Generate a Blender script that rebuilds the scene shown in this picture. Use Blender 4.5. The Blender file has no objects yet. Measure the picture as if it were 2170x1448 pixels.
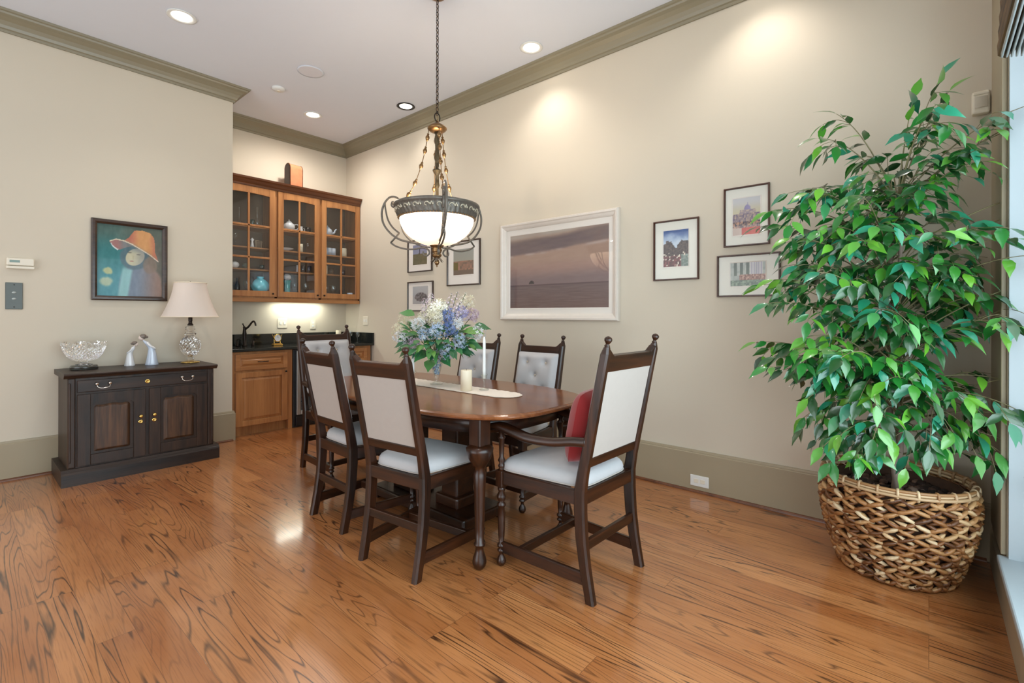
import bpy, bmesh, math, random
from math import sin, cos, pi, radians, sqrt, atan2, exp
from mathutils import Vector, Matrix, noise

random.seed(7)
S = bpy.context.scene
COL = S.collection
H = 1.24                                   # camera height

# ---------------------------------------------------------------- camera
cam_d = bpy.data.cameras.new('camera')
cam = bpy.data.objects.new('camera', cam_d)
COL.objects.link(cam)
cam_d.sensor_width = 36.0
cam_d.lens = 1023.7 / 2170 * 36.0
cam_d.shift_y = -(724 - 668.7) / 2170
cam_d.clip_start = 0.02
cam.matrix_world = (Matrix.Translation((0, 0, H)) @ Matrix.Rotation(-0.858, 4, 'Z')
                    @ Matrix.Rotation(pi / 2, 4, 'X') @ Matrix.Rotation(0.0023, 4, 'Z'))
S.camera = cam

# ---------------------------------------------------------------- world, exposure
W = bpy.data.worlds.new('sky'); S.world = W
W.use_nodes = True
bg = W.node_tree.nodes['Background']
bg.inputs[0].default_value = (0.88, 0.95, 1.0, 1)
bg.inputs[1].default_value = 1.85
S.view_settings.view_transform = 'Standard'
S.view_settings.look = 'None'
S.view_settings.gamma = 1
S.view_settings.use_curve_mapping = False
S.view_settings.exposure = 0.36
S.cycles.max_bounces = 10
S.cycles.diffuse_bounces = 5
S.cycles.glossy_bounces = 4
S.cycles.transmission_bounces = 8
S.cycles.transparent_max_bounces = 12
S.cycles.sample_clamp_indirect = 4.0
S.cycles.caustics_reflective = False
S.cycles.caustics_refractive = False
DOWN_W = 23.0          # watts of each recessed ceiling lamp
CHAND_W = 24.0
CHAND_GLOW = 2.9
STRIP_W = 2.8

# window daylight: a large soft area of sky at the bay window
def area(name, loc, rot, sx, sy, power, color, parent=None):
    L = bpy.data.lights.new(name, 'AREA'); L.shape = 'RECTANGLE'; L.size = sx; L.size_y = sy
    L.energy = power; L.color = color
    o = bpy.data.objects.new(name, L); COL.objects.link(o)
    o.location = loc; o.rotation_euler = rot
    if parent: o.parent = parent
    return o
area('window_daylight', (0.75, -0.66, 1.35), (radians(97), 0, 0), 3.2, 2.1, 80, (0.74, 0.90, 1.0))
# added fill light, set beyond an invented opening in the unseen end wall
area('added_fill_light', (-4.2, 2.5, 0.5), (radians(138), 0, radians(-90)), 4.6, 2.0, 55, (0.93, 0.97, 1.0))

# ---------------------------------------------------------------- helpers
def lin(c):
    c = c / 255.0
    return c / 12.92 if c <= 0.04045 else ((c + 0.055) / 1.055) ** 2.4
def rgb(r, g, b): return (lin(r), lin(g), lin(b), 1.0)

def newmat(name):
    m = bpy.data.materials.new(name); m.use_nodes = True
    nt = m.node_tree; b = nt.nodes['Principled BSDF']
    return m, nt, b
def plain(name, col, rough=0.5, metal=0.0, spec=0.5, coat=0.0, noise_amt=0.06, nscale=8.0, bump=0.0, bscale=60.0, emit=None, es=0.0, sheen=0.0):
    m, nt, b = newmat(name)
    N, L = nt.nodes, nt.links
    tc = N.new('ShaderNodeTexCoord')
    if noise_amt > 0:
        nz = N.new('ShaderNodeTexNoise'); nz.inputs['Scale'].default_value = nscale; nz.inputs['Detail'].default_value = 4
        L.new(tc.outputs['Object'], nz.inputs['Vector'])
        mx = N.new('ShaderNodeMixRGB')
        mx.inputs[1].default_value = tuple(min(1, c * (1 + noise_amt)) for c in col[:3]) + (1,)
        mx.inputs[2].default_value = tuple(c * (1 - noise_amt) for c in col[:3]) + (1,)
        L.new(nz.outputs['Fac'], mx.inputs[0]); L.new(mx.outputs[0], b.inputs['Base Color'])
    else:
        b.inputs['Base Color'].default_value = col
    b.inputs['Roughness'].default_value = rough
    b.inputs['Metallic'].default_value = metal
    b.inputs['Specular IOR Level'].default_value = spec
    b.inputs['Coat Weight'].default_value = coat
    if sheen: b.inputs['Sheen Weight'].default_value = sheen
    if bump > 0:
        n2 = N.new('ShaderNodeTexNoise'); n2.inputs['Scale'].default_value = bscale; n2.inputs['Detail'].default_value = 3
        L.new(tc.outputs['Object'], n2.inputs['Vector'])
        bp = N.new('ShaderNodeBump'); bp.inputs['Strength'].default_value = bump; bp.inputs['Distance'].default_value = 0.004
        L.new(n2.outputs['Fac'], bp.inputs['Height']); L.new(bp.outputs[0], b.inputs['Normal'])
    if emit:
        b.inputs['Emission Color'].default_value = emit; b.inputs['Emission Strength'].default_value = es
    return m

def wood(name, c1, c2, axis='z', rough=0.35, coat=0.3, scale=9.0, contrast=(0.3, 0.75)):
    """stained wood, streaks run along one object axis"""
    m, nt, b = newmat(name); N, L = nt.nodes, nt.links
    tc = N.new('ShaderNodeTexCoord'); mp = N.new('ShaderNodeMapping')
    L.new(tc.outputs['Object'], mp.inputs[0])
    s = [scale * 2.4] * 3; s['xyz'.index(axis)] = scale * 0.16
    mp.inputs['Scale'].default_value = s
    n1 = N.new('ShaderNodeTexNoise'); n1.inputs['Scale'].default_value = 1.0; n1.inputs['Detail'].default_value = 6; n1.inputs['Roughness'].default_value = 0.62
    n1.inputs['Distortion'].default_value = 0.7
    L.new(mp.outputs[0], n1.inputs['Vector'])
    mp2 = N.new('ShaderNodeMapping'); L.new(tc.outputs['Object'], mp2.inputs[0])
    s2 = [scale * 22] * 3; s2['xyz'.index(axis)] = scale * 0.8
    mp2.inputs['Scale'].default_value = s2
    n2 = N.new('ShaderNodeTexNoise'); n2.inputs['Scale'].default_value = 1.0; n2.inputs['Detail'].default_value = 2
    L.new(mp2.outputs[0], n2.inputs['Vector'])
    ad = N.new('ShaderNodeMath'); ad.operation = 'MULTIPLY_ADD'; ad.inputs[1].default_value = 0.28; L.new(n2.outputs['Fac'], ad.inputs[0]); L.new(n1.outputs['Fac'], ad.inputs[2])
    r = N.new('ShaderNodeValToRGB'); r.color_ramp.elements[0].position = contrast[0] + 0.14; r.color_ramp.elements[1].position = contrast[1] + 0.14
    r.color_ramp.elements[0].color = c1; r.color_ramp.elements[1].color = c2
    L.new(ad.outputs[0], r.inputs[0]); L.new(r.outputs[0], b.inputs['Base Color'])
    b.inputs['Roughness'].default_value = rough; b.inputs['Coat Weight'].default_value = coat; b.inputs['Coat Roughness'].default_value = 0.15; b.inputs['Specular IOR Level'].default_value = 0.38
    bp = N.new('ShaderNodeBump'); bp.inputs['Strength'].default_value = 0.12; bp.inputs['Distance'].default_value = 0.002
    L.new(n2.outputs['Fac'], bp.inputs['Height']); L.new(bp.outputs[0], b.inputs['Normal'])
    return m

def glass(name, col=(1, 1, 1, 1), rough=0.0, thin=True, tint=None, mixf=None):
    m = bpy.data.materials.new(name); m.use_nodes = True; nt = m.node_tree; N, L = nt.nodes, nt.links
    N.clear(); out = N.new('ShaderNodeOutputMaterial')
    if thin:
        t = N.new('ShaderNodeBsdfTransparent'); t.inputs[0].default_value = col
        g = N.new('ShaderNodeBsdfGlossy'); g.inputs['Roughness'].default_value = rough
        f = N.new('ShaderNodeFresnel'); gg = N.new('ShaderNodeNewGeometry'); io = N.new('ShaderNodeMath'); io.operation = 'MULTIPLY_ADD'; io.inputs[1].default_value = 1 / 1.5 - 1.5; io.inputs[2].default_value = 1.5
        L.new(gg.outputs['Backfacing'], io.inputs[0]); L.new(io.outputs[0], f.inputs[0])
        mx = N.new('ShaderNodeMixShader')
        if mixf:
            mth = N.new('ShaderNodeMath'); mth.operation = 'ADD'; mth.inputs[1].default_value = mixf; L.new(f.outputs[0], mth.inputs[0]); L.new(mth.outputs[0], mx.inputs[0])
        else:
            L.new(f.outputs[0], mx.inputs[0])
        L.new(t.outputs[0], mx.inputs[1]); L.new(g.outputs[0], mx.inputs[2]); L.new(mx.outputs[0], out.inputs[0])
    else:
        g = N.new('ShaderNodeBsdfGlass'); g.inputs['Color'].default_value = col; g.inputs['Roughness'].default_value = rough; g.inputs['IOR'].default_value = 1.5
        L.new(g.outputs[0], out.inputs[0])
    return m

def vcol(name, rough=0.4, spec=0.3, coat=0.0):
    m, nt, b = newmat(name); a = nt.nodes.new('ShaderNodeAttribute'); a.attribute_name = 'Col'
    nt.links.new(a.outputs['Color'], b.inputs['Base Color'])
    b.inputs['Roughness'].default_value = rough; b.inputs['Specular IOR Level'].default_value = spec; b.inputs['Coat Weight'].default_value = coat; b.inputs['Coat Roughness'].default_value = 0.02
    return m

def island(name, cols, rough=0.4, coat=0.0, spec=0.5, bump=0.0, trans=0.0):
    """every loose piece of the mesh takes its own tone"""
    m, nt, b = newmat(name); N, L = nt.nodes, nt.links
    g = N.new('ShaderNodeNewGeometry'); r = N.new('ShaderNodeValToRGB')
    e = r.color_ramp.elements
    while len(e) < len(cols): e.new(0.5)
    for i, (p, c) in enumerate(cols): e[i].position = p; e[i].color = c
    L.new(g.outputs['Random Per Island'], r.inputs[0]); L.new(r.outputs[0], b.inputs['Base Color'])
    b.inputs['Roughness'].default_value = rough; b.inputs['Coat Weight'].default_value = coat; b.inputs['Specular IOR Level'].default_value = spec
    if bump:
        tc = N.new('ShaderNodeTexCoord'); n2 = N.new('ShaderNodeTexNoise'); n2.inputs['Scale'].default_value = 90
        L.new(tc.outputs['Object'], n2.inputs['Vector']); bp = N.new('ShaderNodeBump'); bp.inputs['Strength'].default_value = bump; bp.inputs['Distance'].default_value = 0.005
        L.new(n2.outputs['Fac'], bp.inputs['Height']); L.new(bp.outputs[0], b.inputs['Normal'])
    return m

class MB:
    """collects shapes for ONE mesh"""
    def __init__(s): s.v = []; s.f = []; s.sm = []
    def add(s, vs, fs, smooth=False, M=None):
        o = len(s.v)
        for p in vs:
            p = Vector(p)
            s.v.append(tuple(M @ p) if M else tuple(p))
        for f in fs: s.f.append(tuple(i + o for i in f)); s.sm.append(smooth)
        return s
    def box(s, a, b, bev=0.0, M=None):
        a, b = [min(a[i], b[i]) for i in range(3)], [max(a[i], b[i]) for i in range(3)]
        if bev <= 0:
            vs = [(x, y, z) for x in (a[0], b[0]) for y in (a[1], b[1]) for z in (a[2], b[2])]
            return s.add(vs, [(0, 1, 3, 2), (4, 6, 7, 5), (0, 4, 5, 1), (2, 3, 7, 6), (0, 2, 6, 4), (1, 5, 7, 3)], False, M)
        bev = min(bev, *[(b[i] - a[i]) * 0.45 for i in range(3)])
        bm = bmesh.new(); bmesh.ops.create_cube(bm, size=1)
        for v in bm.verts: v.co = Vector([(a[i] + b[i]) / 2 + v.co[i] * (b[i] - a[i]) for i in range(3)])
        bmesh.ops.bevel(bm, geom=bm.edges[:], offset=bev, segments=2, profile=0.5, affect='EDGES')
        bm.verts.index_update(); s.add([v.co[:] for v in bm.verts], [[v.index for v in f.verts] for f in bm.faces], False, M); bm.free(); return s
    def lathe(s, prof, n=24, M=None, smooth=True, cap=True, sx=1.0, sy=1.0):
        vs = []; fs = []
        for (r, z) in prof:
            for k in range(n):
                t = 2 * pi * k / n; vs.append((r * cos(t) * sx, r * sin(t) * sy, z))
        for i in range(len(prof) - 1):
            for k in range(n): fs.append((i * n + k, i * n + (k + 1) % n, (i + 1) * n + (k + 1) % n, (i + 1) * n + k))
        s.add(vs, fs, smooth, M)
        if cap:
            o = len(s.v)
            if prof[0][0] > 1e-5: s.f.append(tuple(o - len(vs) + k for k in reversed(range(n)))); s.sm.append(False)
            if prof[-1][0] > 1e-5: s.f.append(tuple(o - n + k for k in range(n))); s.sm.append(False)
        return s
    def tube(s, pts, rad, n=8, M=None, closed=False, flat=1.0, cap=True):
        pts = [Vector(p) for p in pts]; m = len(pts)
        if not hasattr(rad, '__len__'): rad = [rad] * m
        vs = []; fs = []
        up = Vector((0.13, 0.21, 1)).normalized(); prev = None
        for i, p in enumerate(pts):
            if closed: d = pts[(i + 1) % m] - pts[i - 1]
            else: d = pts[min(i + 1, m - 1)] - pts[max(i - 1, 0)]
            if d.length < 1e-9: d = Vector((0, 0, 1))
            d.normalize()
            if prev is None:
                a = d.cross(up);
                if a.length < 0.05: a = d.cross(Vector((1, 0, 0)))
            else: a = prev - d * prev.dot(d)
            a.normalize(); b = d.cross(a); prev = a
            for k in range(n):
                t = 2 * pi * k / n; vs.append(p + (a * cos(t) + b * sin(t) * flat) * rad[i])
        for i in range(m if closed else m - 1):
            j = (i + 1) % m
            for k in range(n): fs.append((i * n + k, i * n + (k + 1) % n, j * n + (k + 1) % n, j * n + k))
        s.add(vs, fs, True, M)
        if cap and not closed:
            o = len(s.v) - len(vs)
            s.f.append(tuple(o + k for k in reversed(range(n)))); s.sm.append(False)
            s.f.append(tuple(o + (m - 1) * n + k for k in range(n))); s.sm.append(False)
        return s
    def loft(s, secs, smooth=False, M=None, closed=False, caps=True):
        n = len(secs[0]); vs = [p for q in secs for p in q]; fs = []
        m = len(secs)
        for i in range(m if closed else m - 1):
            j = (i + 1) % m
            for k in range(n): fs.append((i * n + k, i * n + (k + 1) % n, j * n + (k + 1) % n, j * n + k))
        s.add(vs, fs, smooth, M)
        if caps and not closed:
            o = len(s.v) - len(vs)
            s.f.append(tuple(o + k for k in reversed(range(n)))); s.sm.append(False)
            s.f.append(tuple(o + (m - 1) * n + k for k in range(n))); s.sm.append(False)
        return s
    def prism(s, poly, axis, a, b, M=None):
        """2-D outline extruded along an axis from a to b"""
        def P(u, v, w): return {'x': (w, u, v), 'y': (u, w, v), 'z': (u, v, w)}[axis]
        return s.loft([[P(u, v, a) for u, v in poly], [P(u, v, b) for u, v in poly]], False, M)
    def sphere(s, c, r, n=12, m=8, M=None, sc=(1, 1, 1)):
        prof = [(max(1e-6, sin(pi * i / m)) * r, -cos(pi * i / m) * r) for i in range(m + 1)]
        T = Matrix.Translation(c) @ Matrix.Diagonal((sc[0], sc[1], sc[2], 1))
        return s.lathe(prof, n, (M @ T) if M else T, True, False)
    def grid(s, fn, nu, nv, smooth=True, M=None):
        vs = [fn(i / nu, j / nv) for j in range(nv + 1) for i in range(nu + 1)]
        fs = [(j * (nu + 1) + i, j * (nu + 1) + i + 1, (j + 1) * (nu + 1) + i + 1, (j + 1) * (nu + 1) + i) for j in range(nv) for i in range(nu)]
        return s.add(vs, fs, smooth, M)
    def build(s, name, mat, parent=None, fix=True):
        me = bpy.data.meshes.new(name); me.from_pydata(s.v, [], s.f)
        me.polygons.foreach_set('use_smooth', s.sm)
        if fix:
            bm = bmesh.new(); bm.from_mesh(me); bmesh.ops.recalc_face_normals(bm, faces=bm.faces[:]); bm.to_mesh(me); bm.free()
        me.materials.append(mat)
        o = bpy.data.objects.new(name, me); COL.objects.link(o)
        if parent: o.parent = parent
        return o

def thing(name, label, cat, loc=(0, 0, 0), rz=0.0, group=None):
    o = bpy.data.objects.new(name, None); COL.objects.link(o); o.empty_display_size = 0.1
    o.location = loc; o.rotation_euler = (0, 0, rz)
    o['label'] = label; o['category'] = cat
    if group: o['group'] = group
    return o
def tag(o, label, cat, group=None, loc=None, rz=None):
    o['label'] = label; o['category'] = cat
    if group: o['group'] = group
    if loc: o.location = loc
    if rz is not None: o.rotation_euler = (0, 0, rz)
    return o
def struct(o): o['kind'] = 'structure'; return o
def dup(root, loc, rz, label, group=None):
    r = root.copy(); COL.objects.link(r); r.location = loc; r.rotation_euler = (0, 0, rz); r['label'] = label
    if group: r['group'] = group
    for ch in list(root.children):
        c = ch.copy(); COL.objects.link(c); c.parent = r
        for g in list(ch.children):
            d = g.copy(); COL.objects.link(d); d.parent = c
    return r
def rect8(cx, cy, w, d, c):
    """chamfered rectangle outline"""
    w /= 2; d /= 2
    return [(cx - w + c, cy - d), (cx + w - c, cy - d), (cx + w, cy - d + c), (cx + w, cy + d - c), (cx + w - c, cy + d), (cx - w + c, cy + d), (cx - w, cy + d - c), (cx - w, cy - d + c)]
def TR(x, y, z, rz=0.0, rx=0.0, ry=0.0):
    return Matrix.Translation((x, y, z)) @ Matrix.Rotation(rz, 4, 'Z') @ Matrix.Rotation(ry, 4, 'Y') @ Matrix.Rotation(rx, 4, 'X')
def catmull(P, n=6):
    P = [Vector(p) for p in P]; out = []
    for i in range(len(P) - 1):
        a, b, c, d = P[max(i - 1, 0)], P[i], P[i + 1], P[min(i + 2, len(P) - 1)]
        for k in range(n):
            t = k / n
            out.append(0.5 * ((2 * b) + (c - a) * t + (2 * a - 5 * b + 4 * c - d) * t * t + (3 * b - a - 3 * c + d) * t ** 3))
    out.append(P[-1]); return out

# ---------------------------------------------------------------- materials
M = {}
M['wall'] = plain('wall_paint', rgb(208, 198, 180), 0.75, spec=0.25, noise_amt=0.015, nscale=3, bump=0.03, bscale=240)
M['ceil'] = plain('ceiling_paint', rgb(218, 222, 230), 0.85, spec=0.2, noise_amt=0.01, bump=0.02, bscale=200)
M['trim'] = plain('olive_trim_paint', rgb(136, 128, 106), 0.35, spec=0.5, noise_amt=0.02)
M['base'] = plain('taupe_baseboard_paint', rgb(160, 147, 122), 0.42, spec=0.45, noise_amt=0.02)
M['white'] = plain('white_paint', rgb(225, 226, 222), 0.45, noise_amt=0.02)
M['reveal'] = plain('bay_paint', rgb(176, 188, 194), 0.45, noise_amt=0.02)
M['plastic'] = plain('ivory_plastic', rgb(226, 218, 200), 0.4, noise_amt=0.01)
M['dkA'] = wood('walnut_z', rgb(18, 8, 4), rgb(66, 33, 13), 'z', 0.36, 0.2)
M['dkX'] = wood('walnut_x', rgb(18, 8, 4), rgb(66, 33, 13), 'x', 0.36, 0.2)
M['dkY'] = wood('walnut_y', rgb(18, 8, 4), rgb(66, 33, 13), 'y', 0.36, 0.2)
M['sbX'] = wood('sideboard_oak_x', rgb(20, 12, 9), rgb(62, 42, 30), 'x', 0.45, 0.08, 7)
M['sbZ'] = wood('sideboard_oak_z', rgb(20, 12, 8), rgb(66, 44, 30), 'z', 0.48, 0.08, 9)
M['sbP'] = wood('sideboard_panel_oak', rgb(38, 24, 16), rgb(100, 68, 44), 'z', 0.45, 0.08, 12)
M['mpZ'] = wood('maple_z', rgb(146, 94, 54), rgb(190, 134, 82), 'z', 0.38, 0.3, 5)
M['mpX'] = wood('maple_x', rgb(146, 94, 54), rgb(190, 134, 82), 'x', 0.38, 0.3, 5)
M['mpD'] = wood('dark_maple_crown', rgb(78, 42, 22), rgb(124, 74, 42), 'x', 0.4, 0.3, 5)
M['inside'] = plain('cabinet_interior', rgb(112, 92, 76), 0.55, noise_amt=0.1)
M['top'] = wood('table_top_wood', rgb(92, 48, 24), rgb(152, 94, 54), 'y', 0.2, 0.2, 4)
M['fabric'] = plain('back_fabric', rgb(170, 160, 152), 0.85, spec=0.2, noise_amt=0.03, nscale=40, bump=0.12, bscale=700, sheen=0.2)
M['seat'] = plain('seat_fabric', rgb(178, 177, 178), 0.6, spec=0.3, noise_amt=0.04, nscale=30, bump=0.1, bscale=500, sheen=0.3)
M['button'] = plain('button_fabric', rgb(196, 184, 168), 0.6, noise_amt=0.02)
M['red'] = plain('red_velvet', rgb(140, 34, 36), 0.7, spec=0.2, noise_amt=0.12, nscale=12, sheen=0.4)
M['granite'] = plain('black_granite', rgb(26, 28, 26), 0.12, spec=0.6, noise_amt=0.5, nscale=120)
M['steel'] = plain('brushed_steel', rgb(176, 178, 178), 0.3, metal=0.9, noise_amt=0.05)
M['black'] = plain('black_enamel', rgb(20, 18, 22), 0.3, noise_amt=0.05)
M['bronze'] = plain('oil_bronze', rgb(46, 38, 34), 0.35, metal=0.7, noise_amt=0.1)
M['brass'] = plain('polished_brass', rgb(226, 190, 110), 0.2, metal=1.0, noise_amt=0.03)
M['gold'] = plain('aged_gold', rgb(134, 104, 70), 0.34, metal=0.9, noise_amt=0.3, nscale=40)
M['silver'] = plain('silver_pull', rgb(214, 206, 196), 0.2, metal=1.0, noise_amt=0.03)
M['iron'] = plain('verdigris_iron', rgb(104, 98, 90), 0.42, metal=0.4, noise_amt=0.4, nscale=60)
M['crystal'] = glass('crystal', (0.97, 0.97, 0.97, 1), 0.02, False)
M['tglass'] = glass('clear_glass', (0.96, 0.98, 0.97, 1), 0.02, True, mixf=0.04)
M['pane'] = glass('pane_glass', (0.97, 0.98, 0.98, 1), 0.02, True)
M['teal'] = glass('teal_glass', (0.25, 0.75, 0.78, 1), 0.05, True, mixf=0.12)
M['blueg'] = glass('blue_glass', (0.2, 0.4, 0.85, 1), 0.05, True, mixf=0.12)
M['porc'] = plain('white_porcelain', rgb(232, 232, 234), 0.15, spec=0.6, noise_amt=0.02)
M['porcb'] = plain('pale_blue_porcelain', rgb(198, 208, 224), 0.15, spec=0.6, noise_amt=0.03)
M['hair'] = plain('grey_brown_glaze', rgb(120, 108, 98), 0.25, noise_amt=0.2, nscale=50)
M['skin'] = plain('porcelain_skin', rgb(232, 214, 202), 0.2, noise_amt=0.02)
M['candle'] = plain('candle_wax', rgb(238, 226, 200), 0.45, noise_amt=0.02)
M['lace'] = plain('cream_lace', rgb(246, 236, 224), 0.85, noise_amt=0.06, nscale=80, bump=0.5, bscale=220)
M['ink'] = plain('ink_black', rgb(30, 26, 24), 0.5, noise_amt=0)
M['pframe'] = wood('mahogany_frame', rgb(48, 24, 16), rgb(88, 48, 32), 'z', 0.3, 0.4)
M['pframe2'] = wood('dark_picture_frame', rgb(38, 26, 20), rgb(74, 52, 38), 'x', 0.35, 0.3)
M['wframe'] = plain('whitewashed_frame', rgb(220, 212, 202), 0.35, noise_amt=0.06, nscale=20)
M['mat'] = plain('mat_board', rgb(226, 224, 212), 0.35, spec=0.3, coat=0.6, noise_amt=0.01)
M['matw'] = plain('cream_mat_board', rgb(228, 222, 214), 0.35, spec=0.3, coat=0.6, noise_amt=0.01)
M['art'] = vcol('glazed_print', 0.4, 0.3, 1.0)
M['oil'] = vcol('oil_painting', 0.5, 0.3, 0.1)

def floor_mat():
    m, nt, b = newmat('oak_planks'); N, L = nt.nodes, nt.links
    def math(op, a, bb=None, c=None):
        n = N.new('ShaderNodeMath'); n.operation = op
        for i, q in enumerate((a, bb, c)):
            if q is None: continue
            if isinstance(q, (int, float)): n.inputs[i].default_value = q
            else: L.new(q, n.inputs[i])
        return n.outputs[0]
    tc = N.new('ShaderNodeTexCoord'); sp = N.new('ShaderNodeSeparateXYZ'); L.new(tc.outputs['Object'], sp.inputs[0])
    cb = N.new('ShaderNodeCombineXYZ'); L.new(sp.outputs['Y'], cb.inputs[0]); L.new(sp.outputs['X'], cb.inputs[1])
    br = N.new('ShaderNodeTexBrick'); L.new(cb.outputs[0], br.inputs['Vector'])
    br.offset = 0.37; br.offset_frequency = 3; br.inputs['Scale'].default_value = 1
    br.inputs['Brick Width'].default_value = 1.45; br.inputs['Row Height'].default_value = 0.118
    br.inputs['Mortar Size'].default_value = 0.0011; br.inputs['Mortar Smooth'].default_value = 0.3
    br.inputs['Color1'].default_value = (0, 0, 0, 1); br.inputs['Color2'].default_value = (1, 1, 1, 1); br.inputs['Bias'].default_value = 0
    rnd = N.new('ShaderNodeSeparateColor'); L.new(br.outputs['Color'], rnd.inputs[0]); R = rnd.outputs[0]
    def coord(sx, sy, rz):
        c = N.new('ShaderNodeCombineXYZ'); L.new(math('MULTIPLY', sp.outputs['X'], sx), c.inputs[0])
        L.new(math('MULTIPLY', sp.outputs['Y'], sy), c.inputs[1]); L.new(math('MULTIPLY', R, rz), c.inputs[2]); return c.outputs[0]
    def noi(v, sc, det, ro=0.5, dist=0.0):
        n = N.new('ShaderNodeTexNoise'); n.inputs['Scale'].default_value = sc; n.inputs['Detail'].default_value = det; n.inputs['Roughness'].default_value = ro; n.inputs['Distortion'].default_value = dist
        L.new(v, n.inputs['Vector']); return n.outputs['Fac']
    big = noi(coord(5.6, 0.38, 53.0), 1.0, 2.6, 0.45, 0.35)
    ring = math('ABSOLUTE', math('SINE', math('MULTIPLY', big, 74.0)))
    jit = noi(coord(90, 9, 11.0), 1.0, 2)
    ring = math('ADD', ring, math('MULTIPLY', math('SUBTRACT', jit, 0.5), 0.42))
    rr = N.new('ShaderNodeValToRGB'); rr.color_ramp.elements[0].position = 0.03; rr.color_ramp.elements[1].position = 0.42
    rr.color_ramp.elements[0].color = (0, 0, 0, 1); rr.color_ramp.elements[1].color = (1, 1, 1, 1); L.new(ring, rr.inputs[0])
    # the dark figure is strong in some places, faint in others
    amt = noi(coord(3.0, 0.9, 31.0), 1.0, 2)
    am = N.new('ShaderNodeValToRGB'); am.color_ramp.elements[0].position = 0.36; am.color_ramp.elements[1].position = 0.62; L.new(amt, am.inputs[0])
    am.color_ramp.elements[0].color = (0.22, 0.22, 0.22, 1); am.color_ramp.elements[1].color = (1, 1, 1, 1)
    line = math('MULTIPLY', math('SUBTRACT', 1.0, rr.outputs[0]), am.outputs[0])
    pores = noi(coord(210, 7, 17.0), 1.0, 2)
    pr = N.new('ShaderNodeValToRGB'); pr.color_ramp.elements[0].position = 0.33; pr.color_ramp.elements[1].position = 0.5; L.new(pores, pr.inputs[0])
    tone = noi(coord(5, 1.3, 23.0), 1.0, 3)
    base = N.new('ShaderNodeValToRGB'); e = base.color_ramp.elements
    e[0].position = 0.25; e[0].color = rgb(154, 92, 48); e[1].position = 0.85; e[1].color = rgb(204, 142, 88)
    L.new(math('ADD', math('MULTIPLY', tone, 0.75), math('MULTIPLY', R, 0.16)), base.inputs[0])
    m1 = N.new('ShaderNodeMixRGB'); m1.inputs[2].default_value = rgb(52, 27, 14)
    L.new(math('MULTIPLY', line, 0.95), m1.inputs[0]); L.new(base.outputs[0], m1.inputs[1])
    m2 = N.new('ShaderNodeMixRGB'); m2.blend_type = 'MULTIPLY'; m2.inputs[2].default_value = (0.66, 0.58, 0.5, 1)
    L.new(math('MULTIPLY', math('SUBTRACT', 1.0, pr.outputs[0]), 0.6), m2.inputs[0]); L.new(m1.outputs[0], m2.inputs[1])
    m3 = N.new('ShaderNodeMixRGB'); m3.inputs[2].default_value = rgb(70, 36, 18)
    L.new(math('MULTIPLY', br.outputs['Fac'], 0.55), m3.inputs[0]); L.new(m2.outputs[0], m3.inputs[1])
    L.new(m3.outputs[0], b.inputs['Base Color'])
    b.inputs['Roughness'].default_value = 0.30; b.inputs['Specular IOR Level'].default_value = 0.5
    b.inputs['Coat Weight'].default_value = 0.8; b.inputs['Coat Roughness'].default_value = 0.11
    wav = noi(coord(7, 2.5, 3.0), 1.0, 2)
    bp = N.new('ShaderNodeBump'); bp.inputs['Strength'].default_value = 0.25; bp.inputs['Distance'].default_value = 0.004
    L.new(math('ADD', math('MULTIPLY', wav, 0.6), math('MULTIPLY', br.outputs['Fac'], -0.3)), bp.inputs['Height'])
    L.new(bp.outputs[0], b.inputs['Normal']); L.new(bp.outputs[0], b.inputs['Coat Normal'])
    return m

# ================================================================ THE ROOM
XR, YL, YB, XC, ZCEIL = 3.441, 5.207, 5.913, 1.803, 3.47
YW = -0.25; XA = -3.6
struct(MB().box((XA, YW - 0.36, -0.12), (XR, YB, 0)).build('floor', floor_mat()))
struct(MB().box((XA, YW - 0.02, ZCEIL), (XR, YB, ZCEIL + 0.12)).build('ceiling', M['ceil']))
struct(MB().box((XA, YL, 0), (XC, YB + 0.12, ZCEIL)).build('wall_left', M['wall']))
struct(MB().box((XC, YB, 0), (XR, YB + 0.12, ZCEIL)).build('wall_back', M['wall']))
struct(MB().box((XR, YW - 0.36, -0.1), (XR + 0.12, YB + 0.12, ZCEIL)).build('wall_right', M['wall']))
# unseen end wall; its wide opening is added to let fill light in
struct(MB().box((XA - 0.12, YW - 0.36, -0.1), (XA, 0.15, ZCEIL)).box((XA - 0.12, 4.95, -0.1), (XA, YL, ZCEIL)).box((XA - 0.12, 0.15, 3.1), (XA, 4.95, ZCEIL)).build('wall_far', M['wall']))
# wall with the bay window beside the camera
ww = MB()
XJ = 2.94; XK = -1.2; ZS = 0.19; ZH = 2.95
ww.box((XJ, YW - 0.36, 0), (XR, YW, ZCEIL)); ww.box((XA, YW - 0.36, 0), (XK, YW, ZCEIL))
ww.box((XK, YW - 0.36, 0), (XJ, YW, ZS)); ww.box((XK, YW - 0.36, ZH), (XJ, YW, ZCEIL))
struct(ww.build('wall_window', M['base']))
struct(MB().box((XK, YW - 0.34, ZS), (XJ, YW + 0.03, ZS + 0.028), 0.006).build('trim_8', M['reveal']))
# white painted reveal at the near end of the bay
rv = MB().box((XJ - 0.03, YW - 0.34, ZS + 0.028), (XJ, YW - 0.004, ZH)).box((XK, YW - 0.34, ZH - 0.03), (XJ - 0.03, YW - 0.004, ZH))
struct(rv.build('trim_9', M['reveal']))
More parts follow.
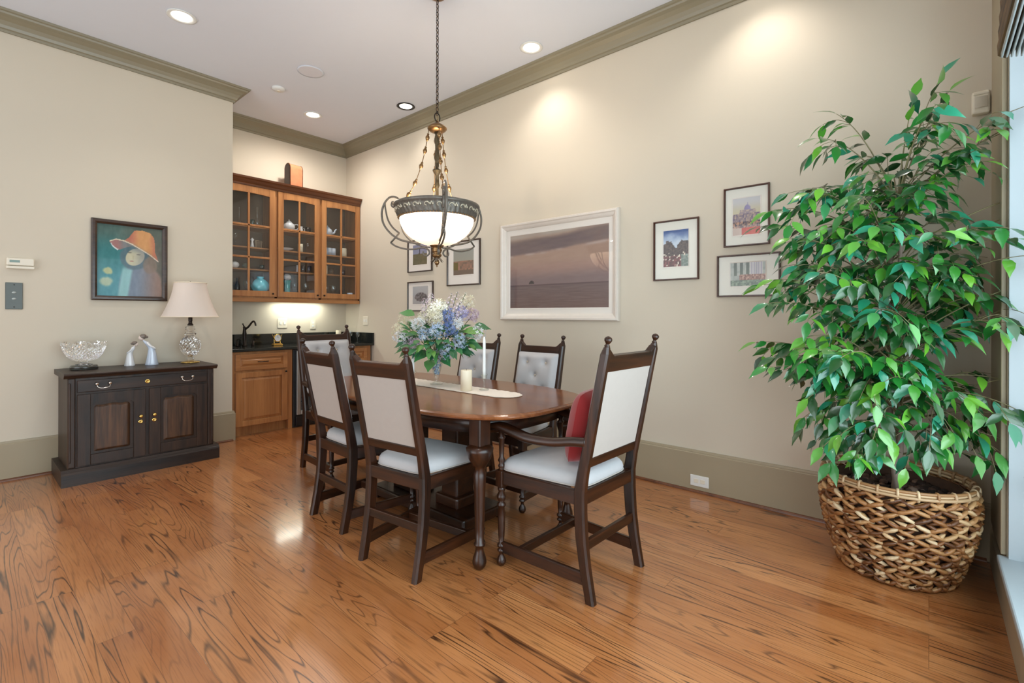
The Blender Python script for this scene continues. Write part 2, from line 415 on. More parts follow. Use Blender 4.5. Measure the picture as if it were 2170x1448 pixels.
# flat casing board between corner and opening
struct(MB().box((XJ + 0.0, YW, ZS + 0.03), (XR - 0.06, YW + 0.018, ZH + 0.1), 0.004).build('trim_10', M['base']))
wf = thing('window_1', 'bay window', 'window', (0, YW - 0.3, ZS + 0.028)); del wf['label']; del wf['category']; wf['kind'] = 'structure'
fr = MB(); z0, z1 = 0.0, ZH - ZS - 0.06
for x in (XK + 0.0, 0.15, 1.55, XJ - 0.09): fr.box((x, -0.03, z0), (x + 0.06, 0.03, z1), 0.006)
fr.box((XK, -0.03, z0), (XJ - 0.03, 0.03, z0 + 0.06), 0.006).box((XK, -0.03, z1 - 0.06), (XJ - 0.03, 0.03, z1), 0.006)
fr.build('window_frame', M['white'], wf)
MB().box((XK + 0.05, -0.006, 0.05), (XJ - 0.08, 0.006, z1 - 0.05)).build('window_pane', glass('window_glass', (0.98, 1, 1, 1), 0.0, True), wf)

# ---- mouldings swept along the walls with mitred ends
def sweep(name, path, prof, mat, i):
    """run i of the plan path; room lies right of travel; profile (out, z)"""
    P = [Vector((x, y)) for x, y in path]
    def nrm(a, b): d = (b - a).normalized(); return Vector((d.y, -d.x))
    n1 = nrm(P[i], P[i + 1])
    def mit(k):
        if k == 0 or k == len(P) - 1: return nrm(P[min(k, len(P) - 2)], P[min(k, len(P) - 2) + 1])
        a, b = nrm(P[k - 1], P[k]), nrm(P[k], P[k + 1]); s = a + b; return s / (1 + a.dot(b))
    q = []
    for k in (i, i + 1):
        mm = mit(k); q.append([(P[k].x + mm.x * o, P[k].y + mm.y * o, z) for o, z in prof])
    return struct(MB().loft(q).build(name, mat))
e = 0.001
cz = ZCEIL
crown = [(0, cz - 0.135), (0.012, cz - 0.135), (0.016, cz - 0.118), (0.026, cz - 0.112), (0.034, cz - 0.092), (0.05, cz - 0.066), (0.074, cz - 0.044), (0.098, cz - 0.032), (0.104, cz - 0.02), (0.118, cz - 0.016), (0.122, cz - 0.0005), (0, cz - 0.0005)]
path = [(XA, YL - e), (XC + e, YL - e), (XC + e, YB - e), (XR - e, YB - e), (XR - e, YW + e)]
for i in range(4): sweep('trim_%d' % (i + 1), path, crown, M['trim'], i)
bz = 0.292
bprof = [(0, 0.001), (0.022, 0.001), (0.022, bz - 0.022), (0.016, bz - 0.018), (0.016, bz - 0.012), (0.012, bz), (0, bz)]
bpath = [(XA, YL - e), (XC + e, YL - e), (XC + e, YL + 0.045)]
sweep('baseboard_left', bpath, bprof, M['base'], 0); sweep('baseboard_return', bpath, bprof, M['base'], 1)
sweep('baseboard_right', [(XR - e, 5.22), (XR - e, YW + e)], bprof, M['base'], 0)
sweep('baseboard_window', [(XR - 0.024, YW + e), (XA, YW + e)], [(0, 0.001), (0.018, 0.001), (0.018, ZS - 0.03), (0.014, ZS - 0.022), (0.01, ZS - 0.01), (0, ZS - 0.01)], M['base'], 0)
sh = [(0.022, 0.0005), (0.036, 0.0005), (0.035, 0.008), (0.030, 0.015), (0.022, 0.018)]
shoe = M['mpD']
struct(MB().loft([[(XR - o, 5.2, z) for o, z in sh], [(XR - o, YW + 0.03, z) for o, z in sh]]).build('trim_5', shoe))
struct(MB().loft([[(XA, YL - o, z) for o, z in sh], [(XC, YL - o, z) for o, z in sh]]).build('trim_6', shoe))

# ---- ceiling fittings
lens = plain('lit_lens', (1, 0.93, 0.82, 1), 0.4, noise_amt=0, emit=(1, 0.92, 0.8, 1), es=14.0)
def can_light(x, y, label, lit=True, ring='white', watts=None, cone=118):
    t = thing('recessed_light', label, 'ceiling light', (x, y, ZCEIL), 0, 'recessed ceiling lights')
    MB().lathe([(0.066, 0.0), (0.094, -0.001), (0.096, -0.006), (0.088, -0.009), (0.068, -0.006), (0.064, 0.0)], 32, None, True, False).build('trim_ring', M[ring], t)
    if lit:
        MB().lathe([(0.0001, -0.0035), (0.03, -0.0035), (0.066, -0.002)], 32, None, True, False).build('lamp_lens', lens, t)
        L = bpy.data.lights.new('downlight', 'SPOT'); L.energy = watts or DOWN_W; L.color = (1.0, 0.93, 0.85); L.spot_size = radians(cone); L.spot_blend = 0.75; L.shadow_soft_size = 0.06
        o = bpy.data.objects.new('downlight', L); COL.objects.link(o); o.location = (0, 0, -0.02); o.parent = t
    else:
        MB().lathe([(0.0001, -0.004), (0.04, -0.005), (0.066, -0.003)], 32, None, True, False).build('lamp_lens', M['plastic'], t)
    return t
k = (ZCEIL - H) / (3.5 - H)
can_light(1.127 * k, 4.284 * k, 'lit recessed light in the ceiling above the girl-in-a-hat painting wall, leftmost')
can_light(3.18 * k, 2.541 * k, 'lit recessed light just left of the long crown moulding, right of the hanging chain')
can_light(2.649 * k, 5.265 * k, 'small looking lit recessed light in front of the glass-door cabinets', True, 'white', 70, 168)
can_light(3.196 * k, 4.286 * k, 'recessed light with a dark ring beside the crown moulding, left of the chain', True, 'black', 11)
can_light(3.14, 0.80, 'recessed light beyond the top edge that throws the bright scallop above the ficus')
can_light(1.1, 1.6, 'unseen recessed light added over the open floor, beyond the top edge')  # extra lamp out of view, added to light the room
can_light(-0.9, 3.2, 'unseen recessed light added beyond the left edge of the room view')  # likewise unseen, put in only for more light
t = thing('ceiling_speaker', 'round white speaker grille flush in the ceiling', 'speaker', (2.163 * k, 4.345 * k, ZCEIL))
MB().lathe([(0.098, 0), (0.112, -0.002), (0.114, -0.007), (0.1, -0.008)], 36, None, True, False).build('bezel', M['ceil'], t)
MB().lathe([(0.0001, -0.0065), (0.1, -0.0065)], 36, None, True, False).build('grille', plain('speaker_grille', rgb(216, 216, 222), 0.7, noise_amt=0.06, nscale=300), t)
t = thing('smoke_detector', 'small white round smoke detector on the ceiling left of the speaker', 'smoke detector', (2.116 * k, 4.913 * k, ZCEIL))
MB().lathe([(0.058, 0), (0.06, -0.01), (0.05, -0.022), (0.03, -0.026), (0.0001, -0.026)], 28, None, True, False).build('housing', M['white'], t)
MB().lathe([(0.02, -0.026), (0.018, -0.031), (0.0001, -0.031)], 16, None, True, False).build('sensor_cap', M['plastic'], t)

# ---- wall devices on the left wall
t = thing('thermostat', 'cream wall thermostat with small grey display, above the dark metal plate', 'thermostat', (0.332, YL, 1.585))
MB().box((-0.074, -0.026, 0.022), (0.074, 0, 0.078), 0.006).build('body', M['plastic'], t)
MB().box((-0.077, -0.03, -0.004), (0.077, 0, 0.018), 0.006).build('flip_cover', M['plastic'], t)
MB().box((-0.058, -0.0275, 0.044), (-0.004, -0.02, 0.062), 0.001).build('display', plain('lcd', rgb(108, 130, 118), 0.2, noise_amt=0.02), t)
t = thing('intercom_plate', 'dark grey metal wall plate with two oval buttons below the thermostat', 'wall plate', (0.299, YL, 1.378))
MB().box((-0.046, -0.008, -0.1), (0.046, 0, 0.1), 0.003).build('plate', plain('pewter_plate', rgb(84, 90, 86), 0.4, noise_amt=0.12), t)
for z in (0.025, -0.022):
    b_ = MB(); b_.lathe([(0.0001, 0.006), (0.010, 0.005), (0.013, 0.0)], 20, TR(0, -0.0075, z, 0, radians(90)), True, False, 1.0, 0.62); b_.build('push_button', plain('grey_button', rgb(178, 186, 184), 0.3, noise_amt=0), t)
for z in (0.083, -0.083): MB().sphere((0, -0.008, z), 0.004, 8, 6, None, (1, 0.4, 1)).build('screw', M['bronze'], t)

# ---- outlet in the right baseboard, motion sensor in the corner
t = thing('wall_outlet', 'white duplex outlet set sideways in the right baseboard', 'outlet', (XR - 0.0235, 1.215, 0.083), radians(-90))
MB().box((-0.064, -0.007, -0.038), (0.064, 0, 0.038), 0.003).build('cover_plate', M['white'], t)
for x in (-0.022, 0.022): MB().box((x - 0.016, -0.0095, -0.014), (x + 0.016, -0.006, 0.014), 0.003).build('socket', M['plastic'], t)
t = thing('motion_sensor', 'cream motion sensor high in the corner behind the ficus', 'motion sensor', (XR - 0.004, YW + 0.055, 2.325), radians(-90))
MB().box((-0.034, -0.045, -0.058), (0.034, 0, 0.058), 0.01).build('housing', M['plastic'], t)
def arc(u, v): a = -0.9 + 1.8 * u; return (0.028 * sin(a) * 1.1, -0.043 - 0.012 * cos(a), -0.03 + 0.055 * v)
MB().grid(arc, 10, 2).build('lens', plain('milky_lens', rgb(196, 188, 172), 0.3, noise_amt=0), t)
MB().box((-0.03, -0.05, 0.036), (0.03, -0.03, 0.05), 0.004).build('brow', M['plastic'], t)

# ---- woven roman shade, gathered at the head of the bay
t = thing('roman_shade', 'gathered woven-grass roman shade with striped slats at the window head', 'window shade', (0, YW + 0.002, 0))
shm = MB(); x0, x1 = -1.1, 2.62
for i in range(13):
    zz = 2.25 + i * 0.055; yy = 0.052 - 0.0025 * i
    shm.loft([[(x, 0.0, zz), (x, yy * 0.6, zz - 0.026), (x, yy, zz - 0.010), (x, yy + 0.002, zz + 0.03), (x, yy * 0.6, zz + 0.05), (x, 0.0, zz + 0.048)] for x in (x0, x1)], True)
shm.build('folds', wood('woven_grass', rgb(50, 32, 20), rgb(140, 104, 70), 'x', 0.7, 0.0, 30), t)
sl = MB()
for i in range(5): sl.box((x0, -0.012 + i * 0.013, 2.205 + 0.003 * i), (x1 - 0.03, -0.006 + i * 0.013, 2.24 + 0.003 * i), 0.002)
sl.build('slats', plain('grey_slats', rgb(150, 156, 158), 0.5, noise_amt=0.3, nscale=30), t)
MB().box((x0, 0, 2.955), (x1 + 0.05, 0.05, 3.04), 0.004).build('headrail', M['base'], t)
# small blue bird-like glass ornament on the sill
t = thing('glass_ornament', 'small dark blue glass ornament at the far end of the white window sill', 'ornament', (2.86, YW - 0.10, ZS + 0.028), radians(30))
t_b = MB().lathe([(0.0001, 0), (0.012, 0.002), (0.02, 0.012), (0.018, 0.024), (0.008, 0.03), (0.0001, 0.031)], 16, None, True, False, 1.7, 1.0).build('body', plain('cobalt_glass', rgb(24, 70, 130), 0.08, spec=0.8, coat=1, noise_amt=0.1), t)
MB().sphere((0.034, 0, 0.03), 0.009, 10, 8).build('head', plain('teal_bead', rgb(30, 110, 120), 0.1, coat=1, noise_amt=0), t)

# ================================================================ PICTURES
def paint(name, w, h, nx, ny, fn, mat, parent, y=-0.004):
    """flat print: a grid of cells, each with its own pigment"""
    vs = [(-w / 2 + w * i / nx, y, -h / 2 + h * j / ny) for j in range(ny + 1) for i in range(nx + 1)]
    fs = [(j * (nx + 1) + i, j * (nx + 1) + i + 1, (j + 1) * (nx + 1) + i + 1, (j + 1) * (nx + 1) + i) for j in range(ny) for i in range(nx)]
    me = bpy.data.meshes.new(name); me.from_pydata(vs, [], fs)
    at = me.color_attributes.new('Col', 'FLOAT_COLOR', 'POINT'); data = []
    for j in range(ny + 1):
        for i in range(nx + 1):
            c = fn(i / nx, j / ny); data += [lin(max(0, min(255, c[0]))), lin(max(0, min(255, c[1]))), lin(max(0, min(255, c[2]))), 1]
    at.data.foreach_set('color', data); me.materials.append(mat)
    o = bpy.data.objects.new(name, me); COL.objects.link(o); o.parent = parent; return o
def fbm(x, y, s=0.0, o=4):
    v = 0; a = 0.5
    for k in range(o): v += a * noise.noise((x, y, s + k * 7.3)); x *= 2; y *= 2; a *= 0.5
    return v
def mixc(a, b, t): t = max(0, min(1, t)); return tuple(a[i] + (b[i] - a[i]) * t for i in range(3))
def sstep(a, b, x): t = max(0, min(1, (x - a) / (b - a))); return t * t * (3 - 2 * t)

def frame_mesh(w, h, bw, d, prof=None):
    """mitred frame: profile (inward offset, out) swept round the rectangle"""
    prof = prof or [(0, 0), (0, d * 0.8), (bw * 0.25, d), (bw * 0.6, d), (bw, d * 0.62), (bw, 0)]
    secs = []
    for sx, sz in ((-1, -1), (1, -1), (1, 1), (-1, 1)):
        secs.append([(sx * (w / 2 - o), -q, sz * (h / 2 - o)) for o, q in prof])
    return MB().loft(secs, False, None, True, False)
def picture(side, u, zc, w, h, bw, d, fmat, mmat, aw, ah, fn, label, nx=70, ny=90, az=0.0, artmat='art', name='framed_print', cat='picture', group=None, prof=None):
    loc, rz = ((u, YL - 0.001, zc), 0.0) if side == 'L' else ((XR - 0.001, u, zc), radians(-90))
    t = thing(name, label, cat, loc, rz, group)
    frame_mesh(w, h, bw, d, prof).build('frame', M[fmat], t)
    if mmat:
        MB().box((-w / 2 + bw * 0.8, -0.006, -h / 2 + bw * 0.8), (w / 2 - bw * 0.8, -0.001, h / 2 - bw * 0.8)).build('mat_board', M[mmat], t)
        # bevelled window of the mat
        frame_mesh(aw + 0.012, ah + 0.012, 0.006, 0.0085, [(0, 0.005), (0, 0.0085), (0.006, 0.0065), (0.006, 0.005)]).build('mat_bevel', M['matw'], t).location = (0, 0, az)
    o = paint('print', aw, ah, nx, ny, fn, M[artmat], t, -0.0068 if mmat else -0.006); o.location = (0, 0, az)
    if not mmat: MB().box((-w / 2 + bw * 0.6, -0.005, -h / 2 + bw * 0.6), (w / 2 - bw * 0.6, -0.0005, h / 2 - bw * 0.6)).build('backing', M['ink'], t)
    return t

def sea(u, v):
    hz = 0.315 + 0.0 * u
    if v > hz:
        t = (v - hz) / (1 - hz)
        c = mixc((122, 104, 104), (152, 124, 114), sstep(0.05, 0.35, t + 0.06 * fbm(u * 2, v * 6, 1)))
        c = mixc(c, (160, 134, 118), sstep(0.3, 0.5, t) * 0.8)
        n = fbm(u * 2.2 + 0.3, v * 7, 2.2)
        edge = 0.60 + 0.12 * (u - 0.1) + 0.05 * n
        band = sstep(edge - 0.03, edge + 0.03, t) * (1 - sstep(edge + 0.22, edge + 0.32 + 0.1 * n, t + 0.10 * abs(u - 0.45) * 0))
        c = mixc(c, mixc((100, 86, 92), (118, 102, 98), 0.5 + n), band * 0.95)
        c = mixc(c, (176, 162, 156), 0.7 * exp(-((t - edge + 0.015) / 0.022) ** 2) * sstep(-0.1, 0.2, fbm(u * 5, v * 9, 4)))
        top = sstep(edge + 0.24, edge + 0.36, t)
        c = mixc(c, (172, 164, 154), top * (0.75 + 0.6 * fbm(u * 3, v * 12, 6)))
        g = 6 * fbm(u * 9, v * 30, 9)
        c = tuple(q + g for q in c)
    else:
        t = v / hz
        c = mixc((108, 86, 82), (104, 88, 88), t)
        g = 20 * fbm(u * 5, v * 80, 12)
        c = tuple(q + g for q in c)
        if t > 0.95: c = mixc(c, (86, 68, 72), 0.7)
    dx, dy = (u - 0.245) / 0.022, (v - 0.345) / 0.022
    if dx * dx + dy * dy < 1 and v > 0.325: c = (62, 54, 54)
    if abs(u - 0.245) < 0.028 and 0.322 < v < 0.338: c = (66, 58, 58)
    return c
picture('R', 2.467, 1.645, 1.245, 0.895, 0.058, 0.045, 'wframe', 'matw', 1.045, 0.675, sea, 'large whitewashed frame holding a dusky purple seascape, the biggest picture', 170, 110, 0.0,
        name='framed_seascape', prof=[(0, 0), (0, 0.032), (0.008, 0.045), (0.022, 0.044), (0.03, 0.034), (0.04, 0.03), (0.05, 0.024), (0.058, 0.016), (0.058, 0)])

def girl(u, v):
    c = mixc((58, 122, 124), (104, 102, 92), sstep(0.25, 0.85, u + 0.35 * fbm(u * 3, v * 3, 3)))
    c = mixc(c, (84, 96, 86), sstep(0.62, 0.95, v) * 0.75)
    c = mixc(c, (92, 152, 164), (1 - sstep(0.2, 0.6, v)) * (1 - sstep(0.3, 0.75, u)) * 0.8)
    g = 12 * fbm(u * 7, v * 7, 5); c = tuple(q + g for q in c)
    for (fx, fy, fr, fc) in ((0.16, 0.35, 0.085, (178, 186, 142)), (0.14, 0.20, 0.11, (170, 186, 160)), (0.85, 0.15, 0.12, (150, 160, 142))):
        d = sqrt((u - fx) ** 2 + ((v - fy) * 1.3) ** 2) + 0.03 * fbm(u * 12, v * 12, 8); c = mixc(c, fc, 1 - sstep(fr * 0.5, fr, d))
    # shawl and scarf
    d = ((u - 0.66) / 0.36) ** 2 + ((v - 0.08) / 0.44) ** 2
    c = mixc(c, mixc((118, 130, 146), (146, 120, 108), sstep(0.55, 1.0, u)), 1 - sstep(0.75, 1.05, d + 0.15 * fbm(u * 5, v * 5, 2)))
    s = abs(u - (0.39 + 0.18 * (v - 0.05))) ; c = mixc(c, (140, 184, 186), (1 - sstep(0.05, 0.1, s)) * (1 - sstep(0.36, 0.44, v)))
    def pl(P, x):
        if x <= P[0][0]: return P[0][1]
        for i in range(len(P) - 1):
            if x <= P[i + 1][0]: return P[i][1] + (P[i + 1][1] - P[i][1]) * (x - P[i][0]) / (P[i + 1][0] - P[i][0])
        return P[-1][1]
    # dark hair, face in three-quarter view looking down
    d = ((u - 0.56) / 0.23) ** 2 + ((v - 0.56) / 0.18) ** 2; c = mixc(c, (86, 106, 116), (1 - sstep(0.75, 1.15, d + 0.2 * fbm(u * 9, v * 6, 3))) * 0.85)
    d = ((u - 0.80) / 0.12) ** 2 + ((v - 0.46) / 0.13) ** 2; c = mixc(c, (132, 116, 104), (1 - sstep(0.6, 1.15, d + 0.3 * fbm(u * 9, v * 9, 6))) * 0.8)
    d = ((u - 0.565 - 0.25 * (v - 0.55)) / 0.145) ** 2 + ((v - 0.565) / 0.125) ** 2; f = 1 - sstep(0.85, 1.08, d)
    c = mixc(c, mixc((190, 186, 158), (156, 154, 144), sstep(0.5, 0.70, u)), f)
    c = mixc(c, (128, 134, 134), f * sstep(0.60, 0.68, v) * 0.7)
    for ex, ey in ((0.485, 0.625), (0.62, 0.605)):
        d = ((u - ex) / 0.034) ** 2 + ((v - ey) / 0.008) ** 2; c = mixc(c, (88, 84, 80), (1 - sstep(0.4, 1.3, d)) * 0.8)
    d = ((u - 0.515) / 0.034) ** 2 + ((v - 0.505) / 0.009) ** 2; c = mixc(c, (158, 112, 104), (1 - sstep(0.4, 1.3, d)) * 0.8)
    d = ((u - 0.535) / 0.010) ** 2 + ((v - 0.56) / 0.035) ** 2; c = mixc(c, (170, 162, 134), (1 - sstep(0.4, 1.3, d)) * 0.6)
    # bucket hat: crown, then brim with a pale binding
    edge = pl([(0.19, 0.765), (0.28, 0.80), (0.4, 0.785), (0.52, 0.745), (0.66, 0.68), (0.8, 0.61), (0.93, 0.525)], u)
    crn = pl([(0.40, 0.79), (0.47, 0.835), (0.52, 0.90), (0.56, 0.945), (0.68, 0.955), (0.80, 0.93), (0.86, 0.87), (0.875, 0.80), (0.88, 0.66), (0.93, 0.535)], u)
    if 0.40 < u < 0.93 and edge < v < crn: c = mixc((204, 150, 98), (182, 110, 90), sstep(0.05, 0.22, abs(u - 0.70)) + 0.5 * fbm(u * 5, v * 5, 4)); c = mixc(c, (146, 130, 108), 0.5 * (1 - sstep(0, 0.05, v - edge)))
    und = pl([(0.19, 0.755), (0.23, 0.69), (0.30, 0.645), (0.36, 0.665), (0.45, 0.70), (0.52, 0.72), (0.6, 0.69)], u)
    if 0.19 < u < 0.60 and und < v < edge: c = mixc((158, 112, 108), (118, 122, 122), sstep(0.28, 0.42, u) + 0.3 * fbm(u * 8, v * 8, 1))
    if 0.20 < u < 0.31 and und < v < und + 0.02: c = (206, 216, 214)
    if 0.19 < u < 0.935 and abs(v - edge) < 0.008: c = mixc((206, 200, 172), (216, 196, 180), u)
    c = tuple(q + 14 * fbm(u * 16, v * 10, 7) for q in c)
    return c
picture('L', 0.9985, 1.697, 0.522, 0.674, 0.038, 0.03, 'pframe2', None, 0.452, 0.604, girl, 'dark framed painting of a girl in a wide orange hat', 120, 150, artmat='oil', name='framed_painting', cat='painting')

def rnd2(i, j, s=0): return (sin(i * 12.9898 + j * 78.233 + s * 37.7) * 43758.5453) % 1
def castle_night(u, v):
    c = mixc((70, 96, 146), (186, 200, 214), sstep(0.95, 0.6, v) * 0 + (1 - sstep(0.62, 0.98, v + 0.25 * fbm(u * 3, v * 4, 2))))
    roof = 0.60 + 0.12 * sin(u * 9) * (1 if 0.3 < u < 0.75 else 0.3) + 0.12 * rnd2(int(u * 9), 1)
    if v < roof: c = mixc((58, 44, 40), (104, 84, 72), rnd2(int(u * 22), int(v * 26), 3) * 0.8)
    if v < 0.30: c = mixc((76, 48, 44), (134, 74, 72), rnd2(int(u * 16), int(v * 22), 5))
    if v < 0.32 and u > 0.72: c = mixc((96, 110, 100), (150, 160, 150), rnd2(int(u * 18), int(v * 26), 6))
    if v < 0.4 and rnd2(int(u * 24), int(v * 30), 9) > 0.93: c = (220, 208, 190)
    return c
def dome(u, v):
    c = mixc((202, 194, 166), (190, 190, 192), sstep(0.55, 0.95, v))
    d = sqrt(((u - 0.54) / 0.12) ** 2 + ((v - 0.68) / 0.13) ** 2)
    if (d < 1 and v > 0.66) or (abs(u - 0.54) < 0.012 and 0.78 < v < 0.87): c = mixc((122, 120, 160), (170, 160, 190), u)
    if v < 0.68 and abs(u - 0.55) < 0.28 + 0.3 * (0.68 - v): c = mixc((140, 130, 150), (196, 178, 160), rnd2(int(u * 20), int(v * 24), 1))
    if v < 0.58: c = mixc((108, 100, 128), (198, 176, 156), rnd2(int(u * 24), int(v * 22), 2))
    if v < 0.36: c = mixc((74, 72, 86), (204, 160, 136), rnd2(int(u * 26), int(v * 24), 4))
    if v < 0.20 and u > 0.34: c = mixc((206, 96, 78), (190, 74, 62), rnd2(int(u * 6), int(v * 20), 7))
    if v < 0.20 and u <= 0.34: c = mixc((190, 168, 156), (214, 198, 186), u)
    return c
def terrace(u, v):
    c = mixc((150, 158, 150), (186, 190, 182), rnd2(int(u * 14), int(v * 9), 1))
    if v > 0.45:
        if int(u * 11) % 2: c = mixc((110, 122, 104), (84, 92, 82), v)
        if 0.56 < u < 0.72 or 0.74 < u < 0.92: c = mixc((128, 118, 150), (208, 206, 204), 0.5 + 0.5 * (sin(u * 90) > 0))
    if v < 0.5 and u > 0.25: c = mixc((120, 78, 66), (204, 168, 148), rnd2(int(u * 26), int(v * 18), 3))
    if v < 0.24: c = mixc((90, 104, 92), (150, 168, 144), rnd2(int(u * 20), int(v * 22), 5))
    return c
def field(u, v):
    c = mixc((150, 154, 170), (130, 134, 158), v)
    if v < 0.55 + 0.05 * fbm(u * 3, 1, 1): c = mixc((96, 96, 72), (116, 108, 88), fbm(u * 6, v * 6, 2) + 0.5)
    if 0.45 < u < 0.52 and 0.5 < v < 0.8: c = (70, 64, 70)
    return c
def market(u, v):
    c = mixc((158, 152, 134), (146, 148, 142), v)
    if v < 0.55: c = mixc((110, 96, 84), (166, 120, 102), rnd2(int(u * 12), int(v * 12), 2))
    if v < 0.5 and u < 0.25: c = (104, 92, 54)
    if v < 0.2: c = (112, 96, 84)
    return c
def sketch(u, v):
    c = mixc((158, 158, 160), (176, 178, 180), v)
    d = ((u - 0.55) / 0.4) ** 2 + ((v - 0.4) / 0.25) ** 2
    if d < 1 + 0.5 * fbm(u * 8, v * 8, 3): c = mixc((70, 66, 68), (140, 138, 140), rnd2(int(u * 18), int(v * 18), 2))
    return c
gR = 'small mahogany framed prints right of the seascape'; gL = 'small dark framed prints behind the chandelier'
picture('R', 1.3965, 1.719, 0.336, 0.440, 0.012, 0.022, 'pframe', 'mat', 0.185, 0.265, castle_night, 'upright mahogany framed print of dark buildings under a blue sky, nearest the seascape', 44, 60, 0.012, group=gR)
picture('R', 0.919, 1.902, 0.282, 0.396, 0.011, 0.022, 'pframe', 'mat', 0.170, 0.245, dome, 'upright mahogany framed print of a domed building with a red foreground, the highest picture', 44, 60, 0.0, group=gR)
picture('R', 0.910, 1.509, 0.388, 0.282, 0.011, 0.022, 'pframe', 'mat', 0.215, 0.155, terrace, 'wide mahogany framed print of a crowd at a terrace, partly behind ficus leaves', 56, 42, 0.008, group=gR)
picture('R', 4.341, 1.910, 0.430, 0.364, 0.012, 0.02, 'pframe2', 'matw', 0.25, 0.225, field, 'small framed landscape print seen under the left of the chandelier bowl', 40, 36, 0.012, group=gL)
picture('R', 3.632, 1.779, 0.493, 0.462, 0.014, 0.02, 'pframe2', 'matw', 0.30, 0.265, market, 'squarish framed print of faint figures seen under the right of the chandelier bowl', 44, 40, 0.012, group=gL)
picture('R', 4.333, 1.452, 0.450, 0.336, 0.013, 0.02, 'pframe2', 'matw', 0.27, 0.20, sketch, 'small framed grey sketch directly behind the lilac sprigs of the bouquet', 40, 30, 0.012, group=gL)

# ================================================================ SIDEBOARD (front faces -Y)
t = thing('sideboard', 'dark oak sideboard with one long drawer and two panelled doors under the painting', 'sideboard', (1.009, 5.178, 0))
D = 0.513                                     # depth to plinth front
b_ = MB().box((-0.468, -0.475, 0.10), (0.468, 0, 0.775), 0.004)
for sx in (-1, 1):                             # fluted corner posts
    b_.box((sx * 0.470, -0.482, 0.12), (sx * 0.425, -0.45, 0.775), 0.008)
    b_.box((sx * 0.466, -0.488, 0.16), (sx * 0.452, -0.474, 0.74), 0.005)
b_.build('carcass', M['sbZ'], t)
pl = MB().prism([(0.0, 0.0), (-0.513, 0.0), (-0.513, 0.085), (-0.505, 0.098), (-0.50, 0.102), (-0.49, 0.118), (0.0, 0.118)], 'x', -0.506, 0.506)
pl.build('plinth', M['sbX'], t)
MB().prism([(0.0, 0.79), (0.0, 0.812), (-0.503, 0.812), (-0.511, 0.804), (-0.509, 0.796), (-0.50, 0.788), (-0.488, 0.774), (0.0, 0.774)], 'x', -0.492, 0.492).build('top', M['sbX'], t)
dr = MB().box((-0.418, -0.487, 0.668), (0.418, -0.47, 0.756), 0.004).build('drawer', M['sbX'], t)
for x in (-0.27, 0.27):
    q = MB()
    for s in (-0.038, 0.038): q.lathe([(0.0001, 0.016), (0.006, 0.014), (0.009, 0.008), (0.007, 0.003), (0.010, 0.0)], 14, TR(x + s, -0.487, 0.724, 0, radians(90)) @ Matrix.Scale(1.35, 4))
    q.tube(catmull([(x - 0.038, -0.499, 0.72), (x - 0.036, -0.503, 0.704), (x - 0.024, -0.505, 0.694), (x, -0.506, 0.691), (x + 0.024, -0.505, 0.694), (x + 0.036, -0.503, 0.704), (x + 0.038, -0.499, 0.72)], 4), 0.0028, 8)
    q.build('bail_pull', M['silver'], dr)
MB().lathe([(0.0001, 0.004), (0.007, 0.004), (0.0075, 0.006), (0.012, 0.005), (0.013, 0.0)], 18, TR(0.0, -0.487, 0.712, 0, radians(90)) @ Matrix.Scale(1.35, 4)).build('escutcheon', M['brass'], dr)
